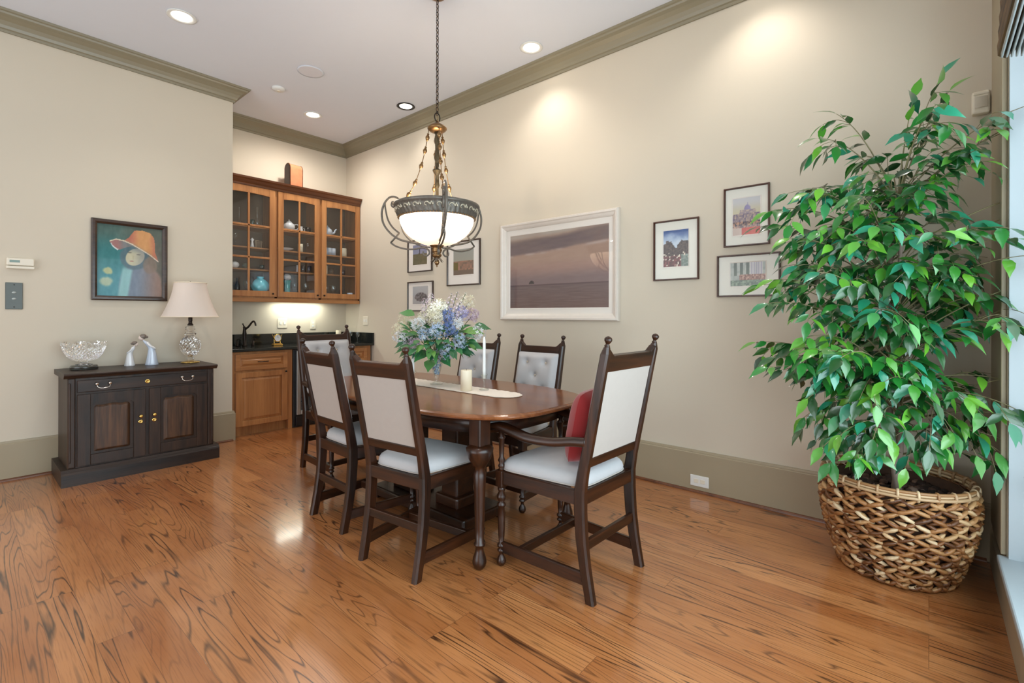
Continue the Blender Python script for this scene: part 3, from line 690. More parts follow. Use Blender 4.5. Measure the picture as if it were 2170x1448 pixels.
for s in (-1, 1):
    dm = MB()
    x0, x1 = (-0.418, -0.012) if s < 0 else (0.012, 0.418)
    z0, z1 = 0.128, 0.652
    # stiles, rails with an arched top edge over the panel
    dm.box((x0, -0.49, z0), (x0 + 0.075, -0.472, z1), 0.003).box((x1 - 0.075, -0.49, z0), (x1, -0.472, z1), 0.003).box((x0 + 0.075, -0.4895, z0), (x1 - 0.075, -0.472, z0 + 0.075), 0.003)
    pts = [(x0 + 0.06, z1), (x1 - 0.06, z1)]
    n = 24; lo = []
    for i in range(n + 1):
        u = i / n; a = abs(u - 0.5) * 2
        zz = z1 - 0.066 - 0.032 * max(0, (a - 0.74) / 0.26) ** 1.1 + 0.004 * cos(a * 6.5)
        lo.append((x1 - 0.075 - (x1 - x0 - 0.15) * u, zz))
    poly = [(x0 + 0.07, z1)] + [(x0 + 0.07, lo[-1][1])] + lo[::-1] + [(x1 - 0.07, lo[0][1]), (x1 - 0.07, z1)]
    for i in range(len(lo) - 1):
        (xa, za), (xb, zb) = lo[i], lo[i + 1]
        dm.add([(xa, -0.49, za), (xb, -0.49, zb), (xb, -0.49, z1), (xa, -0.49, z1), (xa, -0.472, za), (xb, -0.472, zb), (xb, -0.472, z1), (xa, -0.472, z1)], [(0, 1, 2, 3), (0, 4, 5, 1), (2, 6, 7, 3)])
    door = dm.build('door', M['sbZ'], t)
    # raised field panel
    px0, px1 = x0 + 0.082, x1 - 0.082
    def panel(u, v, px0=px0, px1=px1):
        x = px0 + (px1 - px0) * u; a = abs(u - 0.5) * 2
        zt = z1 - 0.074 - 0.032 * max(0, (a - 0.74) / 0.26) ** 1.1 + 0.004 * cos(a * 6.5)
        z = z0 + 0.082 + (zt - z0 - 0.082) * v
        e_ = min(u * (px1 - px0), (1 - u) * (px1 - px0), v * 0.42, (1 - v) * 0.42)
        return (x, -0.472 - 0.015 * sstep(0.006, 0.034, e_), z)
    MB().grid(panel, 40, 40, False).build('raised_panel', M['sbP'], door)
    kx = (x1 - 0.032) if s < 0 else (x0 + 0.032)
    MB().lathe([(0.0001, 0.02), (0.008, 0.018), (0.011, 0.012), (0.006, 0.006), (0.009, 0.0)], 16, TR(kx, -0.49, 0.443, 0, radians(90)) @ Matrix.Scale(1.3, 4)).build('knob', M['brass'], door)
    MB().lathe([(0.0001, 0.003), (0.005, 0.003), (0.006, 0.005), (0.0115, 0.004), (0.012, 0.0)], 16, TR(kx, -0.49, 0.400, 0, radians(90)) @ Matrix.Scale(1.3, 4)).build('keyhole_plate', M['brass'], door)
ZT = 0.812

# lamp
t = thing('table_lamp', 'cut-crystal table lamp with a white pleated bell shade on the sideboard', 'lamp', (1.383, 4.985, ZT))
MB().lathe([(0.0001, 0.0), (0.066, 0.0), (0.074, 0.005), (0.07, 0.009), (0.062, 0.012), (0.04, 0.014), (0.02, 0.02), (0.0001, 0.02)], 36).build('brass_base', M['brass'], t)
q = MB(); q.lathe([(0.018, 0.02), (0.026, 0.026), (0.032, 0.038), (0.026, 0.05), (0.016, 0.056), (0.018, 0.062)], 20, None, False)
q.build('crystal_foot', M['crystal'], t)
bd = MB(); nn = 16; prof = [(0.034, 0.066), (0.044, 0.074), (0.060, 0.095), (0.070, 0.12), (0.076, 0.15), (0.074, 0.18), (0.064, 0.205), (0.046, 0.225), (0.03, 0.236)]
vs = []; fs = []
for i, (r, z) in enumerate(prof):
    for k_ in range(nn * 2):
        a = pi * k_ / nn + i * 0.13; rr_ = r * (1.0 + (0.085 if (k_ + i) % 2 else -0.03)); vs.append((rr_ * cos(a), rr_ * sin(a), z))
for i in range(len(prof) - 1):
    for k_ in range(nn * 2):
        a0 = i * nn * 2 + k_; a1 = i * nn * 2 + (k_ + 1) % (nn * 2); fs += [(a0, a1, a1 + nn * 2), (a0, a1 + nn * 2, a0 + nn * 2)]
bd.add(vs, fs); bd.f.append(tuple(range(nn * 2))[::-1]); bd.sm.append(False); bd.f.append(tuple((len(prof) - 1) * nn * 2 + i for i in range(nn * 2))); bd.sm.append(False)
bd.build('crystal_body', M['crystal'], t)
MB().lathe([(0.024, 0.238), (0.042, 0.248), (0.046, 0.262), (0.038, 0.276), (0.024, 0.28), (0.024, 0.284), (0.036, 0.294), (0.040, 0.308), (0.034, 0.322), (0.02, 0.328)], 14, None, False).build('crystal_neck', M['crystal'], t)
MB().lathe([(0.016, 0.06), (0.02, 0.066), (0.016, 0.068)], 16).build('collar', M['brass'], t)
MB().lathe([(0.0001, 0.33), (0.022, 0.331), (0.024, 0.338), (0.016, 0.35), (0.013, 0.365), (0.016, 0.37), (0.016, 0.40), (0.0001, 0.41)], 16).build('stem_and_socket', M['bronze'], t)
sh_ = MB()
def shade(u, v):
    a = 2 * pi * u; z = 0.408 + 0.305 * v; f = (1 - v)
    r = 0.122 + 0.093 * f ** 1.6 + 0.0016 * (1 if int(u * 96 + 0.5) % 2 else -1)
    return (r * cos(a), r * sin(a), z)
sh_.grid(shade, 96, 14, True)
sm_ = bpy.data.materials.new('shade_silk'); sm_.use_nodes = True; nt = sm_.node_tree; bb = nt.nodes['Principled BSDF']; bb.inputs['Base Color'].default_value = rgb(240, 228, 218); bb.inputs['Roughness'].default_value = 0.8
tr_ = nt.nodes.new('ShaderNodeBsdfTranslucent'); tr_.inputs[0].default_value = rgb(246, 232, 220); mx_ = nt.nodes.new('ShaderNodeMixShader'); mx_.inputs[0].default_value = 0.35
nt.links.new(bb.outputs[0], mx_.inputs[1]); nt.links.new(tr_.outputs[0], mx_.inputs[2]); nt.links.new(mx_.outputs[0], nt.nodes['Material Output'].inputs[0])
so = sh_.build('lamp_shade', sm_, t)
tmat = plain('cream_binding', rgb(236, 222, 196), 0.7, noise_amt=0.02)
for nm_, r, z in (('lower_binding', 0.2155, 0.409), ('upper_binding', 0.1235, 0.711)): MB().tube([(r * cos(2 * pi * i / 48), r * sin(2 * pi * i / 48), z) for i in range(48)], 0.0035, 6, None, True).build(nm_, tmat, so)
hp = MB().tube(catmull([(0.012, 0, 0.40), (0.05, 0, 0.47), (0.055, 0, 0.56), (0.03, 0, 0.66), (0, 0, 0.705)], 5), 0.0016, 6).tube(catmull([(-0.012, 0, 0.40), (-0.05, 0, 0.47), (-0.055, 0, 0.56), (-0.03, 0, 0.66), (0, 0, 0.705)], 5), 0.0016, 6)
for a in (0, 2.1, 4.2): hp.tube([(0, 0, 0.703), (0.113 * cos(a), 0.113 * sin(a), 0.71)], 0.0014, 6)
hp.build('harp', M['brass'], t)
MB().lathe([(0.0045, 0.703), (0.006, 0.71), (0.0035, 0.716), (0.006, 0.722), (0.0001, 0.728)], 12).build('finial', M['bronze'], t)

# crystal bowl on a dark round stand
t = thing('glass_bowl_stand', 'short round dark wooden stand beneath the cut-glass bowl', 'stand', (0.668, 4.985, ZT))
MB().lathe([(0.0001, 0), (0.082, 0), (0.086, 0.006), (0.083, 0.028), (0.079, 0.034), (0.0001, 0.034)], 36).build('disc', plain('dark_green_wood', rgb(66, 66, 60), 0.25, coat=0.6, noise_amt=0.1), t)
MB().lathe([(0.084, 0.010), (0.0862, 0.014), (0.085, 0.018)], 36, None, True, False).build('bead', M['bronze'], t)
t = thing('crystal_bowl', 'wide wavy cut-glass bowl at the left end of the sideboard', 'bowl', (0.668, 4.985, ZT + 0.0345))
bm_ = MB()
def bowl(r0, z0, u, v, off):
    a = 2 * pi * u; r = (0.03 + 0.10 * sin(v * 1.5) / sin(1.5)) + off; z = 0.028 + 0.145 * (1 - cos(v * 1.5)) / (1 - cos(1.5)) + off * 0.2
    wv = 0.012 * v * v; r *= 1 + wv * 6 * cos(8 * a) * 0.35; z += wv * cos(8 * a) * 0.9
    r *= 1 + (0.05 if (int(u * 64 + 0.5) + int(v * 14 + 0.5)) % 2 else 0) * (0.4 + 0.6 * v)
    return (r * cos(a), r * sin(a), z)
bm_.grid(lambda u, v: bowl(0, 0, u, v, 0), 64, 14, False)
bm_.grid(lambda u, v: bowl(0, 0, u, 1 - v, -0.005), 64, 14, False)
bm_.build('bowl', M['crystal'], t)
MB().lathe([(0.0001, 0.0), (0.05, 0.0), (0.054, 0.005), (0.03, 0.012), (0.02, 0.02), (0.03, 0.028)], 32).build('foot', M['crystal'], t)

# two kissing porcelain figurines
def figurine(loc, rz, label, hgt, tall):
    t = thing('porcelain_figurine', label, 'figurine', loc, rz, 'pair of kissing porcelain figurines')
    s = hgt / 0.25; lean = 0.050 if tall else 0.034
    def ring(cx, z, rx, ry, n=20, fl=0.0):
        return [((cx + rx * cos(2 * pi * i / n) * (1 + fl * cos(6 * 2 * pi * i / n))) * s, ry * sin(2 * pi * i / n) * (1 + fl * cos(6 * 2 * pi * i / n)) * s, z * s) for i in range(n)]
    g = MB(); g.loft([ring(0.0, 0.0, 0.040, 0.036, fl=0.06), ring(0, 0.006, 0.041, 0.037, fl=0.06), ring(0, 0.04, 0.033, 0.031, fl=0.05), ring(0.0, 0.09, 0.027, 0.026, fl=0.03), ring(0.002, 0.125, 0.021, 0.023), ring(0.010, 0.142, 0.019, 0.024), ring(0.024, 0.160, 0.017, 0.026), ring(lean * 0.8, 0.180, 0.014, 0.024), ring(lean, 0.192, 0.008, 0.011)], True)
    g.build('gown', M['porcb'] if tall else M['porc'], t)
    h_ = MB().sphere(((lean + 0.012) * s, 0, 0.212 * s), 0.021 * s, 16, 12, None, (0.95, 0.85, 1.05)).tube([((lean - 0.001) * s, 0, 0.185 * s), ((lean + 0.007) * s, 0, 0.2 * s)], 0.007 * s, 10)
    h_.sphere(((lean + 0.032) * s, 0, 0.209 * s), 0.0035 * s, 8, 6).build('head', M['skin'], t)
    MB().sphere(((lean + 0.004) * s, 0, 0.220 * s), 0.0235 * s, 16, 10, None, (1.0, 0.95, 0.85)).sphere(((lean - 0.018) * s, 0, 0.216 * s), 0.010 * s, 10, 8).build('hair', M['hair'], t)
    for sy in (-1, 1):
        if tall: p = [(0.030, sy * 0.022, 0.176), (0.012, sy * 0.030, 0.152), (-0.012, sy * 0.022, 0.132), (-0.02, sy * 0.008, 0.122)]
        else: p = [(0.022, sy * 0.022, 0.172), (0.006, sy * 0.028, 0.148), (-0.012, sy * 0.020, 0.132), (-0.02, sy * 0.008, 0.125)]
        MB().tube(catmull([tuple(c * s for c in q_) for q_ in p], 4), [0.008 * s * (1 - 0.025 * i) for i in range(13)], 8).build('sleeve', M['porc'], t)
    return t
figurine((0.960, 5.03, ZT), radians(-14), 'smaller white porcelain girl figurine leaning right to kiss, beside the bowl', 0.215, False)
figurine((1.105, 5.00, ZT), radians(166), 'taller pale blue porcelain figurine bending left to kiss, beside the lamp', 0.275, True)

# ================================================================ BAR ALCOVE
YF = 5.285                                   # face of base cabinets
def panel_front(parent, name, x0, x1, z0, z1, y, matX, fr_w=0.055, raised=True):
    m_ = MB().box((x0, y - 0.02, z0), (x0 + fr_w, y, z1), 0.003).box((x1 - fr_w, y - 0.02, z0), (x1, y, z1), 0.003)
    m_.box((x0 + fr_w, y - 0.02, z0), (x1 - fr_w, y, z0 + fr_w * 0.9), 0.003).box((x0 + fr_w, y - 0.02, z1 - fr_w * 0.9), (x1 - fr_w, y, z1), 0.003)
    def pf(u, v):
        a, b, c_, d_ = x0 + fr_w, x1 - fr_w, z0 + fr_w * 0.9, z1 - fr_w * 0.9
        e_ = min(u, 1 - u) * (b - a); e2 = min(v, 1 - v) * (d_ - c_); e_ = min(e_, e2)
        return (a + (b - a) * u, y - 0.005 - 0.013 * sstep(0.006, 0.028, e_), c_ + (d_ - c_) * v)
    m_.grid(pf, 36, 30, False)
    return m_.build(name, matX, parent)
def base_cab(x0, x1, label):
    t = thing('base_cabinet', label, 'cabinet', (x0, YF, 0)); w = x1 - x0
    c_ = MB().box((0, 0, 0.10), (w, 0.58, 0.862), 0.002).box((0.0, 0, 0), (0.03, 0.58, 0.1)).box((w - 0.045, 0, 0.0), (w, 0.58, 0.1)).box((0.03, 0.06, 0.0), (w - 0.045, 0.075, 0.1))
    c_.build('body', M['mpZ'], t)
    d = panel_front(t, 'drawer', 0.045, w - 0.06, 0.672, 0.838, -0.001, M['mpX'], 0.045)
    MB().tube(catmull([(w / 2 - 0.055, -0.022, 0.755), (w / 2 - 0.03, -0.042, 0.754), (w / 2 + 0.03, -0.042, 0.754), (w / 2 + 0.055, -0.022, 0.755)], 5), 0.004, 8).build('drawer_pull', M['bronze'], d)
    d = panel_front(t, 'door', 0.045, w - 0.06, 0.105, 0.65, -0.001, M['mpZ'], 0.06)
    MB().lathe([(0.0001, 0.022), (0.009, 0.02), (0.011, 0.014), (0.005, 0.008), (0.007, 0.0)], 14, TR(w - 0.08, -0.021, 0.632, 0, radians(90))).build('knob', M['bronze'], d)
    return t
base_cab(XC + 0.006, 2.432, 'honey maple base cabinet with one drawer and one door below the bar faucet')
base_cab(2.975, XR - 0.03, 'honey maple base cabinet at the right end of the bar, hidden behind the dining chairs')
t = thing('wine_cooler', 'undercounter wine cooler with a steel-framed dark glass door beside the maple cabinet', 'wine cooler', (2.44, YF, 0))
MB().box((0, 0.0, 0.0), (0.53, 0.56, 0.86), 0.003).build('case', M['black'], t)
fm = MB()
fm.box((0.028, -0.035, 0.14), (0.072, -0.002, 0.845), 0.005).box((0.455, -0.035, 0.14), (0.5, -0.002, 0.845), 0.005).box((0.072, -0.035, 0.14), (0.455, -0.002, 0.185), 0.005).box((0.072, -0.035, 0.8), (0.455, -0.002, 0.845), 0.005)
dd = fm.build('door_frame', M['steel'], t)
MB().box((0.07, -0.022, 0.183), (0.457, -0.006, 0.802)).build('door_glass', plain('smoked_glass', rgb(28, 52, 66), 0.05, spec=0.8, coat=1, noise_amt=0), dd)
MB().tube([(0.09, -0.07, 0.25), (0.09, -0.07, 0.75)], 0.008, 10).tube([(0.09, -0.07, 0.28), (0.09, -0.03, 0.28)], 0.006, 8).tube([(0.09, -0.07, 0.72), (0.09, -0.03, 0.72)], 0.006, 8).build('handle', M['steel'], dd)
MB().box((0.028, -0.012, 0.02), (0.5, -0.001, 0.12), 0.003).build('toe_grille', M['black'], t)
t = thing('bar_countertop', 'polished black granite countertop with a low splash along the bar wall', 'countertop', (0, 0, 0.864))
MB().box((XC + 0.004, 5.245, 0), (XR - 0.003, YB - 0.003, 0.03), 0.004).build('slab', M['granite'], t)
MB().box((XC + 0.004, YB - 0.025, 0.03), (XR - 0.003, YB - 0.003, 0.155), 0.003).box((XR - 0.024, 5.245, 0.03), (XR - 0.003, YB - 0.025, 0.155), 0.003).build('backsplash', M['granite'], t)
ZB = 0.894
t = thing('bar_faucet', 'dark bronze high spout bar faucet on the granite counter', 'faucet', (2.10, 5.71, ZB))
MB().lathe([(0.0001, 0), (0.027, 0), (0.027, 0.008), (0.018, 0.016), (0.019, 0.12), (0.022, 0.135), (0.019, 0.15), (0.014, 0.2), (0.018, 0.21), (0.0001, 0.214)], 18).build('column', M['bronze'], t)
MB().tube(catmull([(0.0, 0, 0.18), (0.03, -0.03, 0.215), (0.055, -0.05, 0.26), (0.07, -0.065, 0.275), (0.082, -0.075, 0.255), (0.086, -0.078, 0.225)], 5), [0.011 - 0.0001 * i for i in range(26)], 10).build('spout', M['bronze'], t)
MB().tube([(0.0, 0, 0.205), (-0.012, 0.004, 0.235), (-0.018, 0.006, 0.25)], [0.008, 0.006, 0.008], 8).build('lever', M['bronze'], t)
for (x, y, lab) in ((2.03, 5.72, 'small dark soap pump left of the bar faucet'), (2.185, 5.70, 'small dark side sprayer right of the bar faucet')):
    t = thing('soap_pump', lab, 'soap dispenser', (x, y, ZB))
    MB().lathe([(0.0001, 0), (0.018, 0), (0.018, 0.01), (0.011, 0.02), (0.012, 0.05), (0.0001, 0.055)], 14).build('body', M['bronze'], t)
    MB().tube(catmull([(0, 0, 0.05), (0, 0, 0.075), (0.012, -0.012, 0.082), (0.022, -0.022, 0.076)], 4), 0.005, 8).build('nozzle', M['bronze'], t)
t = thing('mantel_clock', 'little brass clock with a round white dial on the granite counter', 'clock', (2.405, 5.60, ZB), radians(8))
MB().box((-0.055, -0.028, 0), (0.055, 0.028, 0.014), 0.004).box((-0.045, -0.022, 0.014), (0.045, 0.022, 0.024), 0.004).build('base', M['brass'], t)
q = MB()
for x in (-0.036, 0.036): q.lathe([(0.008, 0.024), (0.006, 0.03), (0.0045, 0.05), (0.008, 0.07), (0.0001, 0.078)], 12, TR(x, 0, 0))
q.build('pillars', M['brass'], t)
q = MB().lathe([(0.0001, -0.014), (0.042, -0.014), (0.045, 0.0), (0.042, 0.016), (0.038, 0.016), (0.036, 0.011)], 28, TR(0, 0, 0.084, 0, radians(90)), True, False)
q.build('case', M['brass'], t)
MB().lathe([(0.0001, 0.012), (0.037, 0.012)], 28, TR(0, 0, 0.084, 0, radians(90)), True, False).build('dial', M['porc'], t)
MB().box((-0.0012, -0.0145, 0.084), (0.0012, -0.013, 0.108)).box((0, -0.0145, 0.083), (0.017, -0.013, 0.0855)).build('hands', M['ink'], t)
q = MB()
for s in (-1, 1): q.tube(catmull([(s * 0.036, 0, 0.076), (s * 0.05, 0, 0.10), (s * 0.058, 0, 0.124)], 4), 0.003, 6)
q.build('finials', M['brass'], t)
def pillar(name, x, y, z, r, h, label, mat='candle', group=None, cat='candle'):
    t = thing(name, label, cat, (x, y, z), 0, group)
    MB().lathe([(0.0001, 0), (r, 0), (r, h - 0.004), (r * 0.93, h), (r * 0.6, h - 0.002), (0.0001, h - 0.006)], 24).build('wax', M[mat], t)
    MB().tube([(0, 0, h - 0.006), (0.001, 0, h + 0.008)], 0.0012, 6).build('wick', M['ink'], t); return t
pillar('bar_candle', 3.235, 5.74, ZB, 0.032, 0.15, 'white candle on the bar counter behind the far armchair')
def wineglass(x, y, z, s, label, mat='tglass', group=None):
    t = thing('wine_glass', label, 'glass', (x, y, z), 0, group)
    MB().lathe([(0.0001, 0), (0.03 * s, 0), (0.03 * s, 0.002), (0.004 * s, 0.008 * s), (0.0035 * s, 0.06 * s), (0.01 * s, 0.068 * s)], 18, None, True, False).build('stem', M[mat], t)
    MB().lathe([(0.01 * s, 0.068 * s), (0.028 * s, 0.09 * s), (0.034 * s, 0.115 * s), (0.03 * s, 0.15 * s)], 18, None, True, False).build('cup', M[mat], t); return t
wineglass(3.33, 5.62, ZB, 1.0, 'clear wine glass on the bar counter at the right of the far armchair', 'tglass')
wineglass(3.36, 5.50, ZB, 0.9, 'clear smaller glass on the bar counter nearest the right wall', 'tglass')

def plate(name, label, loc, rz, slots, w=0.07, kind='outlet'):
    t = thing(name, label, 'wall plate', loc, rz)
    MB().box((-w / 2, -0.006, -0.057), (w / 2, 0, 0.057), 0.003).build('cover_plate', M['plastic'], t)
    for x in slots:
        if kind == 'outlet':
            for z in (-0.02, 0.02): MB().box((x - 0.014, -0.009, z - 0.013), (x + 0.014, -0.005, z + 0.013), 0.003).build('socket', M['white'], t)
        else: MB().box((x - 0.012, -0.010, -0.018), (x + 0.012, -0.005, 0.018), 0.003).build('rocker', M['white'], t)
plate('outlet_plate', 'double ivory wall plate above the brass clock under the glass cabinets', (2.60, YB - 0.001, 1.14), 0, (-0.023, 0.023), 0.115, 'switch')
plate('outlet_plate', 'ivory outlet plate in the middle of the lit bar wall', (2.98, YB - 0.001, 1.12), 0, (0.0,), 0.07)
plate('switch_plate', 'ivory double switch plate on the right wall beside the bar counter', (XR - 0.001, 5.44, 1.168), radians(-90), (-0.023, 0.023), 0.115, 'switch')

# ---- wall cabinet with three glass doors
YC = 5.585; CX0, CX1 = XC + 0.004, XR - 0.004; CZ0, CZ1 = 1.412, 2.66
t = thing('glass_door_cabinet', 'honey maple wall cabinet with three six-pane glass doors over the bar', 'cabinet', (0, 0, 0))
c_ = MB()
c_.box((CX0, YC, CZ0), (CX0 + 0.02, YB - 0.002, CZ1)).box((CX1 - 0.02, YC, CZ0), (CX1, YB - 0.002, CZ1))
c_.box((CX0, YC, CZ0), (CX1, YB - 0.002, CZ0 + 0.03)).box((CX0, YC, CZ1 - 0.02), (CX1, YB - 0.002, CZ1))
div = [2.382, 2.902]
for x in div: c_.box((x - 0.016, YC, CZ0), (x + 0.016, YB - 0.002, CZ1))
c_.build('carcass', M['mpZ'], t)
MB().box((CX0 + 0.02, YB - 0.012, CZ0 + 0.03), (CX1 - 0.02, YB - 0.003, CZ1 - 0.02)).build('back_panel', M['inside'], t)
MB().box((CX0, YC - 0.012, CZ0 - 0.030), (CX1, YC + 0.03, CZ0 + 0.012), 0.004).build('light_rail', M['mpX'], t)
kp = [(0.0, 0), (0.014, 0), (0.018, 0.02), (0.03, 0.032), (0.045, 0.058), (0.062, 0.07), (0.068, 0.088), (0.0, 0.088)]
MB().prism([(YC + 0.05 - 0.05 - o if o else YC + 0.3, CZ1 - 0.02 + z) for o, z in kp], 'x', CX0, CX1 + 0.0).build('cornice', M['mpD'], t)
SHZ = [1.745, 1.985, 2.215]
for i, (xa, xb) in enumerate(((CX0 + 0.021, div[0] - 0.017), (div[0] + 0.017, div[1] - 0.017), (div[1] + 0.017, CX1 - 0.021))):
    for z in SHZ: MB().box((xa, YC + 0.03, z - 0.016), (xb, YB - 0.014, z)).build('shelf', M['mpX'], t)
dx = [(CX0 + 0.004, 2.366), (2.398, 2.888), (2.916, CX1 - 0.006)]
for i, (xa, xb) in enumerate(dx):
    y0, y1 = YC - 0.022, YC - 0.001; z0, z1 = CZ0 + 0.03, 2.636
    m_ = MB().box((xa, y0, z0), (xa + 0.062, y1, z1), 0.003).box((xb - 0.062, y0, z0), (xb, y1, z1), 0.003).box((xa + 0.062, y0, z0), (xb - 0.062, y1, z0 + 0.062), 0.003).box((xa + 0.062, y0, z1 - 0.072), (xb - 0.062, y1, z1), 0.003)
    # shallow arch in the top rail
    n = 12
    for q_ in range(n):
        u0, u1 = q_ / n, (q_ + 1) / n; X = lambda u: xa + 0.062 + (xb - xa - 0.124) * u; Z = lambda u: z1 - 0.072 - 0.011 * (2 * u - 1) ** 2
        m_.add([(X(u0), y0, Z(u0)), (X(u1), y0, Z(u1)), (X(u1), y0, z1 - 0.07), (X(u0), y0, z1 - 0.07), (X(u0), y1, Z(u0)), (X(u1), y1, Z(u1))], [(0, 1, 2, 3), (0, 4, 5, 1)])
    xm = (xa + xb) / 2
    m_.box((xm - 0.011, y0 + 0.001, z0 + 0.06), (xm + 0.011, y1, z1 - 0.07), 0.003)
    for z in (1.868, 2.215): m_.box((xa + 0.06, y0 + 0.001, z - 0.011), (xb - 0.06, y1, z + 0.011), 0.003)
    dr_ = m_.build('door', M['mpZ'], t)
    MB().box((xa + 0.06, y0 + 0.010, z0 + 0.06), (xb - 0.06, y0 + 0.013, z1 - 0.07)).build('glass_panes', M['pane'], dr_)
    kx = {0: xb - 0.028, 1: xb - 0.028, 2: xa + 0.028}[i]
    MB().lathe([(0.0001, 0.022), (0.009, 0.02), (0.011, 0.013), (0.005, 0.007), (0.007, 0.0)], 14, TR(kx, y0, 1.475, 0, radians(90))).build('knob', M['bronze'], dr_)
# light strip under the cabinet
t = thing('under_cabinet_light', 'slim lit strip light fixed under the glass-door cabinet', 'light', (2.78, 5.80, CZ0 - 0.001))
MB().box((-0.30, -0.035, -0.010), (0.30, 0.035, 0), 0.003).build('housing', M['white'], t)
MB().box((-0.29, -0.028, -0.013), (0.29, 0.028, -0.0095)).build('diffuser', plain('strip_glow', (1, 1, 0.92, 1), 0.4, noise_amt=0, emit=(1, 0.98, 0.86, 1), es=6), t)
a_ = area('strip_light', (0, 0, -0.018), (0, 0, 0), 0.58, 0.05, STRIP_W, (0.96, 1.0, 0.86), t)

# arched copper box standing on the cabinet
t = thing('arched_box', 'reddish copper box with a rounded top standing on the glass-door cabinet', 'decorative box', (2.645, 5.72, 2.729), radians(6))
ar = [(-0.10, 0), (0.0, 0), (0.0, 0)]
pf_ = [(-0.06, 0), (0.06, 0)] + [(0.06 * cos(a), 0.235 + 0.06 * sin(a)) for a in [pi * i / 12 for i in range(13)]]
MB().prism(pf_, 'x', -0.078, 0.078).build('body', plain('copper_paper', rgb(196, 118, 84), 0.35, coat=0.4, noise_amt=0.35, nscale=14), t)
MB().prism([(x * 0.9, z * 0.97 + 0.004) for x, z in pf_], 'x', -0.081, -0.077).build('end_panel', plain('dark_end', rgb(50, 28, 24), 0.4, noise_amt=0.1), t)
q = MB()
for x in (-0.079, 0.075): q.tube([(x + 0.002, y, z) for y, z in pf_], 0.004, 6, None, True)
q.build('rim', M['mpD'], t)

# ---- things inside the cabinet
def teapot(x, y, z, s, label, rz=0.0, mat='porc', name='teapot'):
    s *= 1.2
    t = thing(name, label, 'teapot', (x, y, z), rz)
    MB().lathe([(0.0001, 0), (0.026 * s, 0), (0.03 * s, 0.004 * s), (0.047 * s, 0.025 * s), (0.052 * s, 0.045 * s), (0.044 * s, 0.07 * s), (0.024 * s, 0.083 * s), (0.024 * s, 0.086 * s)], 22).build('body', M[mat], t)
    MB().lathe([(0.027 * s, 0.085 * s), (0.018 * s, 0.095 * s), (0.004 * s, 0.1 * s), (0.008 * s, 0.108 * s), (0.0001, 0.115 * s)], 16).build('lid', M[mat], t)
    MB().tube(catmull([(0.04 * s, 0, 0.03 * s), (0.07 * s, 0, 0.045 * s), (0.08 * s, 0, 0.07 * s), (0.095 * s, 0, 0.082 * s)], 4), [0.012 * s - 0.0006 * s * i for i in range(13)], 10).build('spout', M[mat], t)
    MB().tube(catmull([(-0.04 * s, 0, 0.066 * s), (-0.07 * s, 0, 0.074 * s), (-0.082 * s, 0, 0.05 * s), (-0.064 * s, 0, 0.024 * s), (-0.045 * s, 0, 0.026 * s)], 4), 0.0045 * s, 8).build('handle', M[mat], t)
def pot(name, x, y, z, prof, mat, label, cat, handle=0.0, n=20):
    prof = [(r * 1.18, h * 1.15) for r, h in prof]
    t = thing(name, label, cat, (x, y, z))
    MB().lathe(prof, n, None, True, False).build('body', M[mat], t)
    if handle:
        r = max(p[0] for p in prof); h = prof[-1][1]
        MB().tube(catmull([(r * 0.95, 0, h * 0.75), (r + handle, 0, h * 0.7), (r + handle, 0, h * 0.35), (r * 0.9, 0, h * 0.25)], 4), 0.003, 6).build('handle', M[mat], t)
    return t
def cyl(r, h, w=0.002): return [(0.0001, 0), (r, 0), (r, h), (r - w, h), (r - w, 0.004), (0.0001, 0.004)]
YI = 5.685; b0 = CZ0 + 0.0305; s1, s2, s3 = [z + 0.0005 for z in SHZ]
pot('bud_vase', 2.035, YI, s3, [(0.0001, 0), (0.022, 0), (0.03, 0.016), (0.026, 0.032), (0.008, 0.05), (0.006, 0.15), (0.010, 0.17)], 'tglass', 'slender glass bud vase on the top shelf of the left glass door', 'vase')
pot('decanter', 2.22, YI, s3, [(0.0001, 0), (0.03, 0), (0.033, 0.05), (0.02, 0.08), (0.010, 0.10), (0.013, 0.17), (0.016, 0.2)], 'tglass', 'clear decanter on the top shelf beside the slender bud vase', 'decanter')
pot('green_tumbler', 2.15, YI - 0.05, s3, cyl(0.02, 0.06), 'teal', 'tiny green tumbler on the top shelf in front of the decanter', 'glass')
wineglass(2.00, YI, s2, 0.95, 'wine glass at the far left of the second cabinet shelf', 'tglass')
pot('round_knob_jar', 2.16, YI - 0.02, s2, [(0.0001, 0), (0.02, 0), (0.012, 0.03), (0.008, 0.06), (0.017, 0.075), (0.0001, 0.095)], 'porc', 'small white stemmed ornament on the second shelf behind the left door', 'ornament')
t = thing('photo_frame', 'tiny square silver photo frame on the second shelf behind the left door', 'photo frame', (2.235, YI, s2), radians(6))
frame_mesh(0.075, 0.085, 0.008, 0.01).build('frame', M['silver'], t).location = (0, 0, 0.0435); MB().box((-0.034, 0.0, 0.006), (0.034, 0.004, 0.08)).build('picture', M['inside'], t)
pot('teal_votive', 2.08, YI - 0.03, s1 + 0.0, cyl(0.022, 0.05), 'teal', 'small teal votive cup on the third shelf behind the left door, left of another', 'votive', 0)
pot('teal_votive', 2.26, YI - 0.03, s1 + 0.0, cyl(0.022, 0.045), 'teal', 'small teal votive cup on the third shelf, nearest the left door knob side', 'votive', 0)
t = tag(MB().sphere((0, 0, 0.036), 0.038, 20, 14, None, (1.1, 1.1, 0.95)).build('white_globe', M['porc'], None), 'white globe candle on the third shelf at the far left', 'candle', None, (1.985, YI - 0.02, s1))
t = thing('swirled_glass_vase', 'large round turquoise swirled art glass vase at the bottom of the left door', 'vase', (2.255, YI, b0))
sw = MB()
